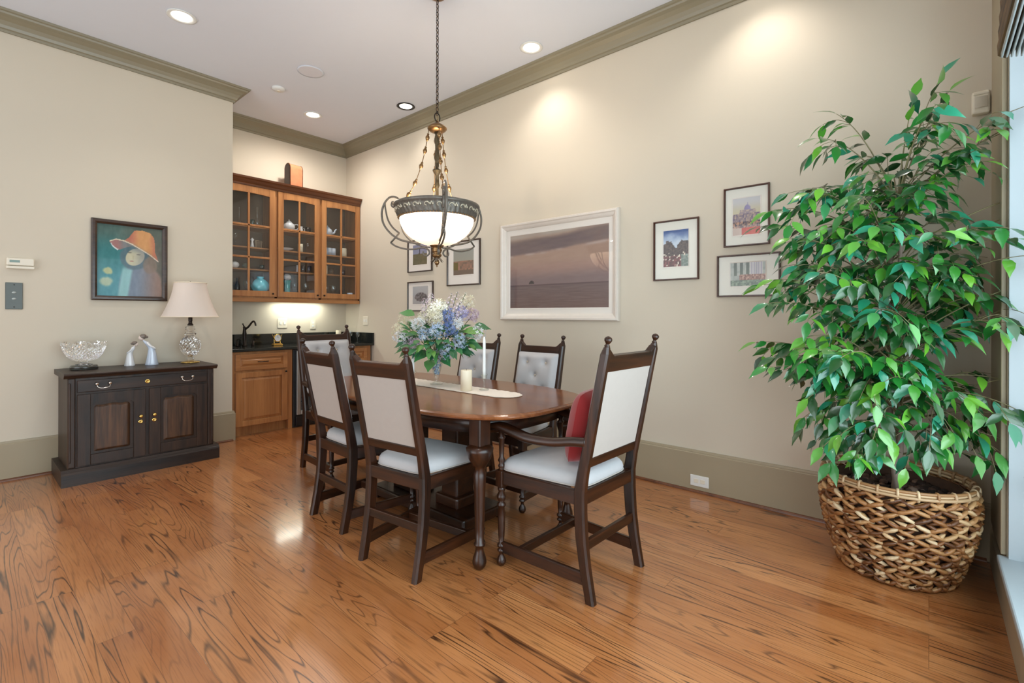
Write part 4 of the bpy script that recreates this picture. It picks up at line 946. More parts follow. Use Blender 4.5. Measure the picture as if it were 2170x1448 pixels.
def swf(u, v):
    a = 2 * pi * u; r = (0.03 + 0.062 * sin(pi * min(1, v * 1.12)) ** 0.7 if v < 0.893 else 0.03 + 0.10 * (v - 0.893)) * (1 + 0.05 * sin(6 * a + 10 * v)); return (r * cos(a), r * sin(a), 0.035 + 0.19 * v)
sw.grid(swf, 40, 18).build('body', island('turquoise', [(0, rgb(90, 206, 236)), (1, rgb(120, 225, 240))], 0.06, 1.0), t)
MB().lathe([(0.0001, 0), (0.04, 0), (0.042, 0.006), (0.022, 0.02), (0.02, 0.04), (0.034, 0.05)], 20).build('foot', M['blueg'], t)
for x, lab in ((1.955, 'dark bottle at the bottom far left of the glass cabinet'), (2.015, 'dark bottle beside the far left one at the cabinet bottom')):
    pot('dark_bottle', x, YI, b0, [(0.0001, 0), (0.022, 0), (0.022, 0.1), (0.009, 0.13), (0.009, 0.17), (0.0001, 0.17)], 'black', lab, 'bottle')
wineglass(2.10, YI - 0.04, b0, 1.15, 'tall wine glass at the cabinet bottom, left of the turquoise vase', 'tglass')
teapot(2.575, YI, s3, 1.05, 'cream teapot on the top shelf behind the middle glass door', radians(165))
pot('creamer', 2.70, YI - 0.02, s3, [(0.0001, 0), (0.02, 0), (0.027, 0.025), (0.02, 0.05), (0.024, 0.066)], 'porc', 'white creamer right of the cream teapot on the top shelf', 'creamer', 0.018)
pot('dark_mug', 2.80, YI, s3, cyl(0.03, 0.07), 'bronze', 'dark mug at the right of the middle top shelf', 'mug', 0.02)
pot('shallow_dish', 2.53, YI, s2, [(0.0001, 0.004), (0.03, 0.0), (0.034, 0.006), (0.07, 0.018), (0.078, 0.026)], 'porc', 'shallow white dish on the second shelf behind the middle door', 'dish')
pot('white_mug', 2.70, YI - 0.02, s2, cyl(0.024, 0.085, 0.003), 'candle', 'tall cream cup on the second shelf just right of the middle mullion', 'cup', 0.0)
wineglass(2.80, YI, s2, 0.8, 'small clear glass on the second shelf at the right of the middle door', 'tglass')
pot('blue_goblet', 2.74, YI, s1, cyl(0.022, 0.075), 'blueg', 'blue glass tumbler on the third shelf, left of its twin', 'glass')
pot('blue_goblet', 2.82, YI, s1, cyl(0.022, 0.075), 'blueg', 'blue glass tumbler on the third shelf, close to the middle door knob side', 'glass')
pot('white_votive', 2.665, YI - 0.04, s1, cyl(0.018, 0.07), 'porc', 'narrow white votive on the third shelf beside the blue tumblers', 'votive')
t = thing('teal_column_vase', 'tall teal glass column vase at the bottom of the middle door', 'vase', (2.555, YI, b0))
MB().lathe([(0.0001, 0), (0.044, 0), (0.047, 0.03), (0.032, 0.07), (0.034, 0.17), (0.044, 0.2)], 24, None, True, False).build('body', plain('milky_teal', rgb(90, 178, 178), 0.1, coat=1, noise_amt=0.25, nscale=20), t)
t = tag(MB().sphere((0, 0, 0.038), 0.042, 20, 14, None, (1.0, 1.0, 0.92)).build('white_ball', M['porc'], None), 'white ball candle on top of the tall teal column vase', 'candle', None, (2.555, YI, b0 + 0.2))
t = tag(MB().sphere((0, 0, 0.02), 0.035, 20, 10, None, (1.25, 0.8, 0.62)).build('shell_dish', M['candle'], None), 'cream shell ornament at the bottom right of the middle glass door', 'ornament', None, (2.745, YI - 0.07, b0))
for x, y, lab in ((2.66, YI + 0.04, 'clear goblet behind the cream shell, left one'), (2.80, YI + 0.05, 'clear goblet behind the cream shell, right one')): wineglass(x, y, b0, 1.2, lab, 'tglass')
teapot(3.035, YI - 0.03, s3, 1.0, 'blue-white teapot with curved spout on the top shelf behind the right door', radians(-10), 'porcb')
for k_, x in enumerate((3.02, 3.075, 3.13)): pot('porcelain_cup', x, YI, s2, cyl(0.026, 0.08, 0.003), 'porcb', ['white cup on the second shelf behind the right door, leftmost of three', 'white cup on the second shelf behind the right door, middle of three', 'white cup on the second shelf behind the right door, at the mullion'][k_], 'cup', 0.012)
pillar('cabinet_candle', 3.265, YI - 0.02, s2, 0.033, 0.105, 'cream pillar candle on the second shelf at the right end of the cabinet')
pot('frosted_votive', 2.99, YI - 0.04, s1, cyl(0.032, 0.09, 0.003), 'candle', 'frosted cream votive on the third shelf at the left of the right door', 'votive')
pot('glass_jar', 3.10, YI, s1, cyl(0.028, 0.07), 'tglass', 'clear jar on the third shelf beside the frosted cream votive', 'jar')
pot('glass_jar', 3.26, YI, s1, cyl(0.024, 0.06), 'blueg', 'blue-tinted jar on the third shelf at the right end', 'jar')
for k_, (x, y) in enumerate(((2.99, YI - 0.03), (3.06, YI + 0.03), (3.11, YI - 0.03), (3.16, YI + 0.04))):
    wineglass(x, y, b0, 1.1, ['bottom shelf wine glass behind the right door, leftmost', 'bottom shelf wine glass behind the right door, second from left', 'bottom shelf wine glass behind the right door, in front of the mullion', 'bottom shelf wine glass behind the right door, just left of the blue bottle'][k_], 'tglass')
pot('blue_bottle', 3.225, YI - 0.02, b0, [(0.0001, 0), (0.02, 0), (0.024, 0.04), (0.018, 0.09), (0.009, 0.11), (0.009, 0.15)], 'blueg', 'slim blue glass bottle at the bottom of the right glass door', 'bottle')
pot('white_jar', 3.325, YI - 0.06, b0, cyl(0.03, 0.07, 0.003), 'porcb', 'small pale blue-white cup in the bottom right corner of the cabinet', 'cup')

# ================================================================ DINING TABLE
TX, TY, TA, TB = 2.065, 2.45, 0.555, 1.0
t = thing('dining_table', 'long oval-ended dark cherry dining table on turned legs', 'table', (TX, TY, 0))
def oval(a, b, z, n=96, p=3.3):
    o = []
    for i in range(n):
        w = 2 * pi * i / n; c, s = cos(w), sin(w)
        o.append((a * abs(c) ** (2 / p) * (1 if c >= 0 else -1), b * abs(s) ** (2 / p) * (1 if s >= 0 else -1), z))
    return o
g = MB().loft([oval(TA - 0.035, TB - 0.035, 0.735), oval(TA - 0.022, TB - 0.022, 0.737), oval(TA - 0.016, TB - 0.016, 0.741), oval(TA - 0.004, TB - 0.004, 0.744), oval(TA, TB, 0.751), oval(TA - 0.003, TB - 0.003, 0.758), oval(TA - 0.013, TB - 0.013, 0.763), oval(TA - 0.022, TB - 0.022, 0.765)])
tp = g.build('tabletop', M['top'], t)
MB().loft([oval(TA - 0.0995, TB - 0.1395, 0.652), oval(TA - 0.0995, TB - 0.1395, 0.735)], True).build('apron', M['dkY'], t)
for (x, y) in ((-0.378, -0.785), (0.378, -0.785), (-0.378, 0.785), (0.378, 0.785)):
    q = MB().box((x - 0.038, y - 0.038, 0.605), (x + 0.038, y + 0.038, 0.738), 0.005)
    q.lathe([(0.0001, 0), (0.018, 0.0), (0.031, 0.016), (0.035, 0.034), (0.032, 0.055), (0.021, 0.088), (0.018, 0.112), (0.028, 0.117), (0.028, 0.124), (0.021, 0.13), (0.023, 0.2), (0.029, 0.40), (0.032, 0.465), (0.025, 0.482), (0.028, 0.49), (0.028, 0.497), (0.036, 0.508), (0.055, 0.54), (0.066, 0.575), (0.068, 0.592), (0.05, 0.604), (0.03, 0.61)], 28, TR(x, y, 0))
    q.build('leg', M['dkA'], t)
pd = MB()
pd.box((-0.18, -0.46, 0.012), (0.18, 0.46, 0.075), 0.012)
for y in (-0.22, 0.22): pd.box((-0.075, y - 0.07, 0.07), (0.075, y + 0.07, 0.655), 0.012).box((-0.1, y - 0.1, 0.07), (0.1, y + 0.1, 0.14), 0.012)
for x in (-0.15, 0.15):
    for y in (-0.42, 0.42): pd.box((x - 0.03, y - 0.04, 0.0), (x + 0.03, y + 0.04, 0.02), 0.003)
pd.build('centre_pedestal', M['dkY'], t)

# ================================================================ CHAIRS (origin between rear feet, seat towards +Y)
LEGP = [(0.0001, 0), (0.012, 0.001), (0.021, 0.012), (0.024, 0.024), (0.020, 0.038), (0.011, 0.052), (0.010, 0.066), (0.020, 0.074), (0.020, 0.08), (0.012, 0.087), (0.021, 0.097), (0.021, 0.105), (0.012, 0.114), (0.016, 0.15), (0.0185, 0.24), (0.015, 0.29), (0.022, 0.298), (0.022, 0.306), (0.013, 0.316), (0.023, 0.334), (0.024, 0.346), (0.014, 0.366), (0.019, 0.376), (0.019, 0.392)]
def make_chair(name, label, cat, arm, group):
    t = thing(name, label, cat, (0, 0, 0), 0, group)
    w = 0.218 if arm else 0.190; wf = 0.245 if arm else 0.232; yf = 0.505 if arm else 0.435
    ztop = 1.108 if arm else 1.052
    ang = math.atan(0.208); Bk = TR(0, 0.05, 0.5, 0, ang); L = (ztop - 0.5) / cos(ang)
    for s in (-1, 1):                           # rear post: one piece from foot to finial
        secs = []
        for z, y, a, b in ((0, 0.0, 0.036, 0.046), (0.06, 0.012, 0.037, 0.047), (0.15, 0.030, 0.038, 0.05), (0.26, 0.046, 0.039, 0.053), (0.38, 0.054, 0.04, 0.055), (0.47, 0.054, 0.04, 0.054), (0.55, 0.041, 0.039, 0.05), (0.7, 0.008, 0.038, 0.046), (0.9, -0.0335, 0.037, 0.042), (ztop - 0.03, 0.05 - 0.208 * (ztop - 0.53), 0.036, 0.04), (ztop, 0.05 - 0.208 * (ztop - 0.5), 0.024, 0.026)):
            secs.append([(p[0], p[1], z) for p in rect8(s * w, y, a, b, 0.008)])
        q = MB().loft(secs)
        q.lathe([(0.008, -0.004), (0.012, 0.003), (0.012, 0.007), (0.007, 0.011), (0.009, 0.016), (0.016, 0.026), (0.017, 0.034), (0.013, 0.041), (0.006, 0.045), (0.0001, 0.047)], 16, TR(s * w, 0.05 - 0.208 * (ztop - 0.5), ztop, 0, ang))
        q.build('rear_post', M['dkA'], t)
        q = MB().lathe(LEGP, 18, TR(s * wf, yf, 0)).box((s * wf - 0.022, yf - 0.022, 0.392), (s * wf + 0.022, yf + 0.022, 0.474), 0.004)
        if arm: q.lathe([(0.018, 0.474), (0.012, 0.482), (0.017, 0.492), (0.017, 0.498), (0.011, 0.506), (0.019, 0.522), (0.011, 0.54), (0.0125, 0.57), (0.014, 0.625), (0.019, 0.632), (0.019, 0.638), (0.012, 0.644), (0.016, 0.666)], 16, TR(s * wf, yf, 0))
        q.build('front_leg', M['dkA'], t)
        # low side stretcher and side apron
        def beam(p0, p1, z0, z1, th):
            d = Vector((p1[0] - p0[0], p1[1] - p0[1], 0)); n_ = Vector((-d.y, d.x, 0)).normalized() * th / 2
            a = [(p0[0] - n_.x, p0[1] - n_.y), (p0[0] + n_.x, p0[1] + n_.y)]; b = [(p1[0] - n_.x, p1[1] - n_.y), (p1[0] + n_.x, p1[1] + n_.y)]
            c = 0.004
            def sec(q0, q1): return [(q0[0], q0[1], z0), (q1[0], q1[1], z0), (q1[0], q1[1], z1 - c), (q1[0] + (q0[0] - q1[0]) * 0.2, q1[1] + (q0[1] - q1[1]) * 0.2, z1), (q0[0] + (q1[0] - q0[0]) * 0.2, q0[1] + (q1[1] - q0[1]) * 0.2, z1), (q0[0], q0[1], z1 - c)]
            return MB().loft([sec(*a), sec(*b)])
        beam((s * w, 0.022), (s * wf, yf), 0.07, 0.122, 0.022).build('side_stretcher', M['dkY'], t)
        beam((s * w, 0.055), (s * wf, yf), 0.41, 0.474, 0.026).build('side_apron', M['dkY'], t)
    MB().box((-w, 0.035, 0.41), (w, 0.065, 0.474), 0.004).build('rear_apron', M['dkX'], t)
    MB().box((-wf, yf - 0.014, 0.41), (wf, yf + 0.014, 0.474), 0.004).build('front_apron', M['dkX'], t)
    MB().box((-w, 0.026, 0.212), (w, 0.048, 0.256), 0.004).build('rear_stretcher', M['dkX'], t)
    xm = w + (wf - w) * 0.75
    MB().box((-xm, yf * 0.77, 0.076), (xm, yf * 0.77 + 0.022, 0.118), 0.004).build('cross_stretcher', M['dkX'], t)
    # top rail with dipped upper edge, sweeping up to the posts
    zr = ztop - 0.5; n = 28; secs = []
    for i in range(n + 1):
        x = -w + 2 * w * i / n; a = abs(x) / w
        hi = L - 0.038 + 0.030 * sstep(0.74, 0.97, a); lo = L - 0.108
        secs.append([(x, -0.014, lo), (x, 0.014, lo), (x, 0.016, hi - 0.004), (x, 0.012, hi), (x, -0.012, hi), (x, -0.016, hi - 0.004)])
    MB().loft(secs, False, Bk).build('top_rail', M['dkX'], t)
    lz = 0.078
    MB().box((-w, -0.014, lz), (w, 0.014, lz + 0.045), 0.004, Bk).build('lower_back_rail', M['dkX'], t)
    # upholstered back: flat rear cloth, tufted and buttoned front
    x0 = w - 0.017; z0, z1 = lz + 0.036, L - 0.100
    bk = MB().box((-x0, -0.0105, z0), (x0, 0.006, z1), 0.003, Bk).build('back_upholstery', M['fabric'], t)
    btn = [(-0.085, 0.80), (0.085, 0.80), (0.0, 0.55), (-0.085, 0.30), (0.085, 0.30)]
    xw = w - 0.004; zz0, zz1 = z0 - 0.012, z1 + 0.012
    def cush(u, v):
        x = -xw + 2 * xw * u; z = zz0 + (zz1 - zz0) * v
        e_ = min(min(u, 1 - u) * 2 * xw, min(v, 1 - v) * (zz1 - zz0))
        y = 0.014 + 0.040 * (1 - (1 - min(1, e_ / 0.05)) ** 2.2)
        for bx, bv in btn:
            dd = sqrt((x - bx) ** 2 + (z - (zz0 + (zz1 - zz0) * bv)) ** 2); y -= 0.022 * exp(-(dd / 0.02) ** 2) + 0.010 * exp(-(dd / 0.055) ** 2)
        return (x, y, z)
    cm = MB().grid(cush, 36, 48, True, Bk)
    cm.box((-xw, 0.005, zz0), (xw, 0.0165, zz1), 0.003, Bk)
    cu = cm.build('tufted_back_cushion', M['seat'], t, False)
    for bx, bv in btn: MB().sphere((bx, 0.0285 if arm else 0.0285, zz0 + (zz1 - zz0) * bv), 0.009, 10, 8, Bk, (1, 0.6, 1)).build('button', M['button'], cu)
    # seat cushion
    def sec(f, z, yo=0.0):
        o = []; n = 64; p = 7
        for i in range(n):
            a = 2 * pi * i / n; c, s_ = cos(a), sin(a)
            v = abs(s_) ** (2 / p) * (1 if s_ >= 0 else -1) * f
            yy = (0.05 + yf) / 2 + (yf - 0.05) / 2 * 1.03 * v + 0.012
            ww = (w - 0.022) + (wf - w + 0.030) * (v / 2 + 0.5)
            o.append((abs(c) ** (2 / p) * (1 if c >= 0 else -1) * ww * f, yy, z))
        return o
    sc_ = MB().loft([sec(0.985, 0.4745), sec(1.012, 0.480), sec(1.02, 0.492), sec(1.005, 0.508), sec(0.96, 0.522), sec(0.86, 0.533), sec(0.66, 0.540), sec(0.35, 0.543), sec(0.02, 0.544)], True).build('seat_cushion', M['seat'], t)
    MB().tube(sec(1.018, 0.4785), 0.0035, 6, None, True).build('welt', M['fabric'], sc_)
    if arm:
        for s in (-1, 1):
            P = catmull([(s * w, 0.02, 0.690), (s * (w + 0.006), 0.10, 0.682), (s * (w + 0.014), 0.20, 0.664), (s * (wf + 0.004), 0.33, 0.664), (s * (wf + 0.006), 0.43, 0.682), (s * (wf + 0.006), 0.50, 0.693), (s * (wf + 0.006), 0.55, 0.688), (s * (wf + 0.006), 0.575, 0.672)], 4)
            secs = []
            for i, p in enumerate(P):
                f = i / (len(P) - 1); hw = 0.020 + 0.010 * sstep(0.1, 0.6, f); th = 0.040 - 0.006 * f
                if f > 0.95: hw *= 0.8; th *= 0.7
                secs.append([(p.x + a, p.y, p.z - 0.02 + b + th / 2 - 0.0) for a, b in ((-hw + 0.006, -th / 2), (hw - 0.006, -th / 2), (hw, -th / 2 + 0.008), (hw, th / 2 - 0.010), (hw - 0.010, th / 2), (-hw + 0.010, th / 2), (-hw, th / 2 - 0.010), (-hw, -th / 2 + 0.008))])
            MB().loft(secs, True).build('armrest', M['dkY'], t)
    return t
def face(a): return radians(a - 90)
G = 'high-backed side chairs along the table'
c0 = make_chair('dining_chair', 'side chair seen from behind on the left of the table, the one nearest the camera', 'chair', False, G)
c0.location = (1.387, 1.99, 0); c0.rotation_euler = (0, 0, face(6.6))
dup(c0, (1.462, 2.71, 0), face(-2.4), 'side chair seen from behind, second from the camera on the left of the table')
dup(c0, (2.775, 2.165, 0), face(180), 'button-tufted side chair facing us between the seascape and the red cushion')
dup(c0, (2.775, 2.785, 0), face(180), 'button-tufted side chair facing us behind the tall white taper candle')
GA = 'armchairs at the two ends of the table'
a0 = make_chair('dining_armchair', 'high-backed armchair holding the red cushion at the near end of the table', 'chair', True, GA)
a0.location = (2.014, 1.095, 0); a0.rotation_euler = (0, 0, face(88.6))
dup(a0, (2.085, 3.865, 0), face(-90), 'high-backed armchair at the far end of the table in front of the bar')

# red cushion leaning on the back of the near armchair
cu = MB()
def pil(u, v, sgn):
    a = (2 * u - 1); b = (2 * v - 1); e_ = (1 - abs(a) ** 3.2) * (1 - abs(b) ** 3.2); e_ = max(0, e_)
    k_ = 1 - 0.07 * (1 - abs(b) ** 2) * 0 - 0.05 * (1 - (a * b) ** 2)
    return (0.175 * a * (1 - 0.05 * (1 - b * b)) * sqrt(1 - 0.22 * b ** 4), sgn * 0.075 * e_ ** 0.5, 0.185 * b * (1 - 0.05 * (1 - a * a)) * sqrt(1 - 0.22 * a ** 4))
cu.grid(lambda u, v: pil(u, v, 1), 24, 24).grid(lambda u, v: pil(1 - u, v, -1), 24, 24)
o = cu.build('throw_pillow', M['red'], None)
tag(o, 'dark red velvet throw pillow leaning in the near armchair', 'cushion', None, (2.03, 1.235, 0.722)); o.rotation_euler = (radians(14), radians(-3), radians(-2))

# ================================================================ ON THE TABLE
ZTB = 0.7655
rn = MB(); yy0, yy1 = -0.645, 0.72
def rune(y, s):
    a = min(1, (y - yy0) / 0.13); b2 = min(1, (yy1 - y) / 0.13); a = min(a, b2)
    return (0.105 * sqrt(max(0, 1 - (1 - a) ** 2)) + 0.006 * abs(sin(y * 32)) - 0.004) * s
rn.grid(lambda u, v: (rune(yy0 + (yy1 - yy0) * v, 2 * u - 1), yy0 + (yy1 - yy0) * v, 0.0022 + 0.0012 * sin(u * 40) * sin(v * 160)), 12, 200)
rn.grid(lambda u, v: (rune(yy0 + (yy1 - yy0) * v, 1 - 2 * u), yy0 + (yy1 - yy0) * v, 0.0), 2, 200)
o = rn.build('table_runner', M['lace'], None); tag(o, 'scalloped cream lace runner down the middle of the table', 'table runner', None, (TX + 0.085, TY, ZTB + 0.0005))
ZR = ZTB + 0.004
pillar('pillar_candle', 2.105, 2.197, ZR, 0.036, 0.128, 'thick cream pillar candle on the lace runner beside the bouquet vase')
def taper(x, y, top, label):
    t = thing('taper_holder', label + ' glass candle holder', 'candle holder', (x, y, ZR), 0, 'glass taper holders')
    MB().lathe([(0.0001, 0), (0.03, 0), (0.031, 0.004), (0.012, 0.010), (0.006, 0.02), (0.006, 0.05), (0.013, 0.066), (0.018, 0.085), (0.022, 0.096)], 20, None, True, False).build('stem', M['tglass'], t)
    MB().lathe([(0.012, 0.086), (0.0225, 0.096), (0.0225, 0.1), (0.0118, 0.1)], 20, None, True, False).build('drip_cup', M['tglass'], t)
    t = thing('taper_candle', label + ' white taper candle', 'candle', (x, y, ZR + 0.072), 0, 'white taper candles')
    MB().lathe([(0.0001, 0), (0.0085, 0), (0.0105, 0.05), (0.009, top - 0.03), (0.005, top), (0.0001, top + 0.003)], 16).build('wax', plain('cool_wax', rgb(236, 238, 236), 0.4, noise_amt=0.01), t)
    MB().tube([(0, 0, top), (0.0008, 0, top + 0.008)], 0.001, 6).build('wick', M['ink'], t)
taper(2.193, 2.127, 0.262, 'right-hand tall')
taper(2.001, 2.60, 0.20, 'left-hand, by the bouquet,')
# vase
VX, VY = 2.155, 2.542
t = thing('flower_vase', 'tall flared crystal vase with blue glass beads holding the bouquet', 'vase', (VX, VY, ZR))
MB().lathe([(0.0001, 0), (0.042, 0), (0.044, 0.004), (0.02, 0.014), (0.014, 0.028), (0.018, 0.045), (0.024, 0.07), (0.036, 0.12), (0.049, 0.17), (0.058, 0.215), (0.061, 0.23), (0.057, 0.23), (0.045, 0.17), (0.032, 0.12), (0.020, 0.07), (0.0001, 0.055)], 28).build('body', M['tglass'], t)
bd = MB(); random.seed(4)
for i in range(150):
    z = 0.068 + 0.115 * (i / 150); r = (0.017 + (z - 0.068) * 0.20) * sqrt(random.random()) * 0.95; a = random.random() * 6.28; bd.sphere((r * cos(a), r * sin(a), z), 0.0048, 6, 5)
bd.build('glass_beads', island('bead_glass', [(0, rgb(40, 70, 140)), (0.5, rgb(150, 190, 225)), (1, rgb(230, 240, 250))], 0.05, 1.0), t)

# bouquet
t = thing('flower_bouquet', 'artificial bouquet of white, blue and lilac blossoms with green leaves', 'flowers', (VX, VY, ZR + 0.17))
Rv = Vector((0.6537, -0.7567, 0)); Fv = Vector((0.7567, 0.6537, 0)); Uz = Vector((0, 0, 1))
random.seed(11); z00 = ZR + 0.17
def PT(u, v, dep): return Rv * ((u - 925) / 311.0) + Fv * dep + Uz * (1.24 - (v - 668.7) / 311.0 - z00)
stem = MB(); base_p = Vector((0, 0, 0.0))
def floret(mb, c, nrm, r, petals=5):
    nrm = nrm.normalized(); a = nrm.cross(Vector((0.3, 0.5, 0.8))).normalized(); b = nrm.cross(a); ph = random.random() * 6
    vs = [c]; fs = []
    for k_ in range(petals):
        t0 = ph + 2 * pi * k_ / petals
        for dt, rr_, up in ((-0.42, 0.62, 0.12), (0.0, 1.0, 0.30), (0.42, 0.62, 0.12)):
            vs.append(c + (a * cos(t0 + dt) + b * sin(t0 + dt)) * r * rr_ + nrm * r * up)
        o = 1 + 3 * k_; fs += [(0, o, o + 1), (0, o + 1, o + 2)]
    mb.add(vs, fs, False)
def fl_mat(nm, c1, c2): return island(nm, [(0, c1), (1, c2)], 0.6, 0.0, 0.3)
FM = {'cream': fl_mat('cream_petals', rgb(236, 232, 206), rgb(250, 246, 236)), 'white': fl_mat('white_petals', rgb(232, 236, 240), rgb(250, 250, 252)), 'pale': fl_mat('pale_blue_petals', rgb(186, 206, 232), rgb(226, 236, 246)),
      'blue': fl_mat('blue_petals', rgb(110, 136, 196), rgb(170, 188, 226)), 'lav': fl_mat('lavender_petals', rgb(188, 184, 226), rgb(224, 218, 242)), 'lilac': fl_mat('lilac_petals', rgb(206, 186, 206), rgb(240, 226, 236))}
heads = [(858, 686, .06, 22, 'cream'), (846, 700, .0, 16, 'cream'), (858, 717, -.06, 20, 'white'), (893, 688, -.10, 17, 'white'), (909, 708, -.16, 16, 'pale'), (933, 700, -.18, 19, 'pale'), (950, 672, -.04, 19, 'blue'), (957, 697, -.12, 19, 'blue'), (976, 664, .03, 19, 'lav'), (972, 686, -.08, 15, 'white'), (978, 722, -.12, 17, 'pale'), (1010, 706, .0, 20, 'white'), (953, 741, -.14, 21, 'pale'), (886, 730, -.12, 17, 'lilac'), (928, 676, -.1, 20, 'cream'), (990, 640, .12, 16, 'cream'), (900, 664, .14, 18, 'white'), (998, 668, .14, 18, 'lilac')]
for (u, v, dep, rp, cn) in heads:
    c = PT(u, v, dep); r = rp / 311.0 * 0.92; mb = MB(); n = int(40 * (rp / 18) ** 2)
    for i in range(n):
        zc_ = 1 - 2 * (i + 0.5) / n; ph = i * 2.39996; q_ = Vector((sqrt(1 - zc_ * zc_) * cos(ph), sqrt(1 - zc_ * zc_) * sin(ph), zc_))
        floret(mb, c + q_ * r * (0.55 + 0.5 * random.random()), q_ + Vector([random.uniform(-.5, .5) for _ in '123']), random.uniform(.013, .020))
        mb.build('flower_head', FM[cn], t, False); stem.tube([base_p, c * 0.5 + Uz * 0.0, c], 0.0022, 5)
# round ivory blooms
for (u, v, dep, rp) in ((926, 656, .02, 25), (893, 676, .12, 18)):
    c = PT(u, v, dep); r = rp / 311.0; mb = MB()
    for i in range(70):
        zc_ = 1 - 1.7 * (i + 0.5) / 70; ph = i * 2.39996; q_ = Vector((sqrt(1 - zc_ * zc_) * cos(ph), sqrt(1 - zc_ * zc_) * sin(ph), zc_))
        floret(mb, c + q_ * r * random.uniform(.62, .9), q_ + Vector([random.uniform(-.25, .25) for _ in '123']), r * 0.36, 5)
    mb.build('ivory_bloom', FM['cream'], t, False); stem.tube([base_p, c * 0.5, c], 0.0025, 5)
for (u, v, dep, ln, cn) in ((903, 640, .05, .20, 'lilac'), (893, 632, .10, .14, 'lilac'), (957, 622, .0, .2, 'lilac'), (968, 618, .05, .22, 'lilac'), (986, 620, .04, .18, 'cream'), (948, 640, .05, .14, 'lav'), (976, 640, -.02, .14, 'lilac'), (912, 622, .02, .12, 'lilac')):
    tip = PT(u, v, dep); d = (tip - base_p).normalized(); mb = MB(); n = 44
    for i in range(n):
        f = i / n; p = tip - d * ln * f; a = i * 2.4; rr_ = 0.006 + 0.030 * sin(min(1, f * 1.2) * pi * 0.62)
        off = (Rv * cos(a) + Fv * sin(a)) * rr_; floret(mb, p + off, off + d * 0.02, 0.010, 4)
    mb.build('lilac_sprig', FM[cn], t, False); stem.tube([base_p, tip - d * ln * 0.5, tip], 0.002, 5)
GR = island('bouquet_leaf', [(0, rgb(28, 84, 48)), (0.5, rgb(52, 118, 66)), (0.8, rgb(96, 142, 58)), (1, rgb(26, 96, 82))], 0.45, 0.15)
def leaf(mb, p, d, up, ln, wd, droop=0.25, fold=0.2):
    d = d.normalized(); s = d.cross(up)
    if s.length < 1e-3: s = d.cross(Vector((1, 0, 0)))
    s.normalize(); n_ = s.cross(d)
    st = [(0, 0.0), (0.16, 0.62), (0.38, 1.0), (0.62, 0.80), (0.83, 0.30), (1, 0)]
    C = [p + d * ln * a - n_ * droop * ln * a * a for a, _ in st]
    vs = list(C); Ls = []; Rs = []
    for i in range(1, 5):
        Ls.append(len(vs)); vs.append(C[i] + s * wd * 0.5 * st[i][1] + n_ * fold * wd * st[i][1] * 0.5)
    for i in range(1, 5):
        Rs.append(len(vs)); vs.append(C[i] - s * wd * 0.5 * st[i][1] + n_ * fold * wd * st[i][1] * 0.5)
    fs = [(0, 1, Ls[0]), (0, Rs[0], 1)]
    for i in range(3): fs += [(i + 1, i + 2, Ls[i + 1], Ls[i]), (i + 2, i + 1, Rs[i], Rs[i + 1])]
    fs += [(4, 5, Ls[3]), (5, 4, Rs[3])]
    mb.add(vs, fs, True)
lf = MB()
for (u, v, dep, ln, wd) in ((868, 665, .0, .10, .07), (862, 735, -.05, .09, .06), (905, 745, -.16, .12, .08), (925, 742, -.18, .11, .09), (948, 758, -.12, .09, .06), (940, 725, -.2, .1, .06), (1000, 700, -.05, .12, .07), (1018, 692, .06, .11, .08), (1005, 730, -.05, .11, .06), (985, 740, -.1, .1, .05), (885, 705, -.12, .1, .045), (878, 745, -.08, .1, .05), (918, 765, -.1, .09, .08)):
    c = PT(u, v, dep); d = (c - Vector((0, 0, 0.12))).normalized(); d.z *= 0.4; leaf(lf, c - d * ln * 0.5, d, Uz + Rv * random.uniform(-.4, .4) - Fv * 0.8, ln * 1.15, wd * 1.1, 0.35)
for i in range(230):
    a = random.uniform(0, 6.283); el = random.uniform(-0.35, 0.9); dd_ = Rv * cos(a) * cos(el) + Fv * sin(a) * cos(el) + Uz * sin(el)
    c = Uz * 0.10 + Vector((dd_.x * 0.21, dd_.y * 0.21, dd_.z * 0.15)) * random.uniform(0.6, 1.12)
    leaf(lf, c, dd_ + Vector((random.uniform(-.3, .3), random.uniform(-.3, .3), random.uniform(-.5, .1))), Uz - Fv * 0.5, random.uniform(.05, .10), random.uniform(.025, .05), 0.3)
lf.build('leaves', GR, t, False)
for i in range(9): a = i * 0.7; stem.tube([(0.012 * cos(a), 0.012 * sin(a), 0.0), (0.03 * cos(a), 0.03 * sin(a), 0.06)], 0.002, 5)
stem.build('stems', plain('green_stem', rgb(58, 92, 44), 0.5), t)

# ================================================================ CHANDELIER
CXh, CYh = 2.193, 2.585; zb = 1.5716
t = thing('chandelier', 'antique bronze bowl chandelier with scrolled arms hanging on a long chain over the table', 'chandelier', (CXh, CYh, zb))
Z = lambda z: z - zb
def az(phi): return radians(phi - 40.3)
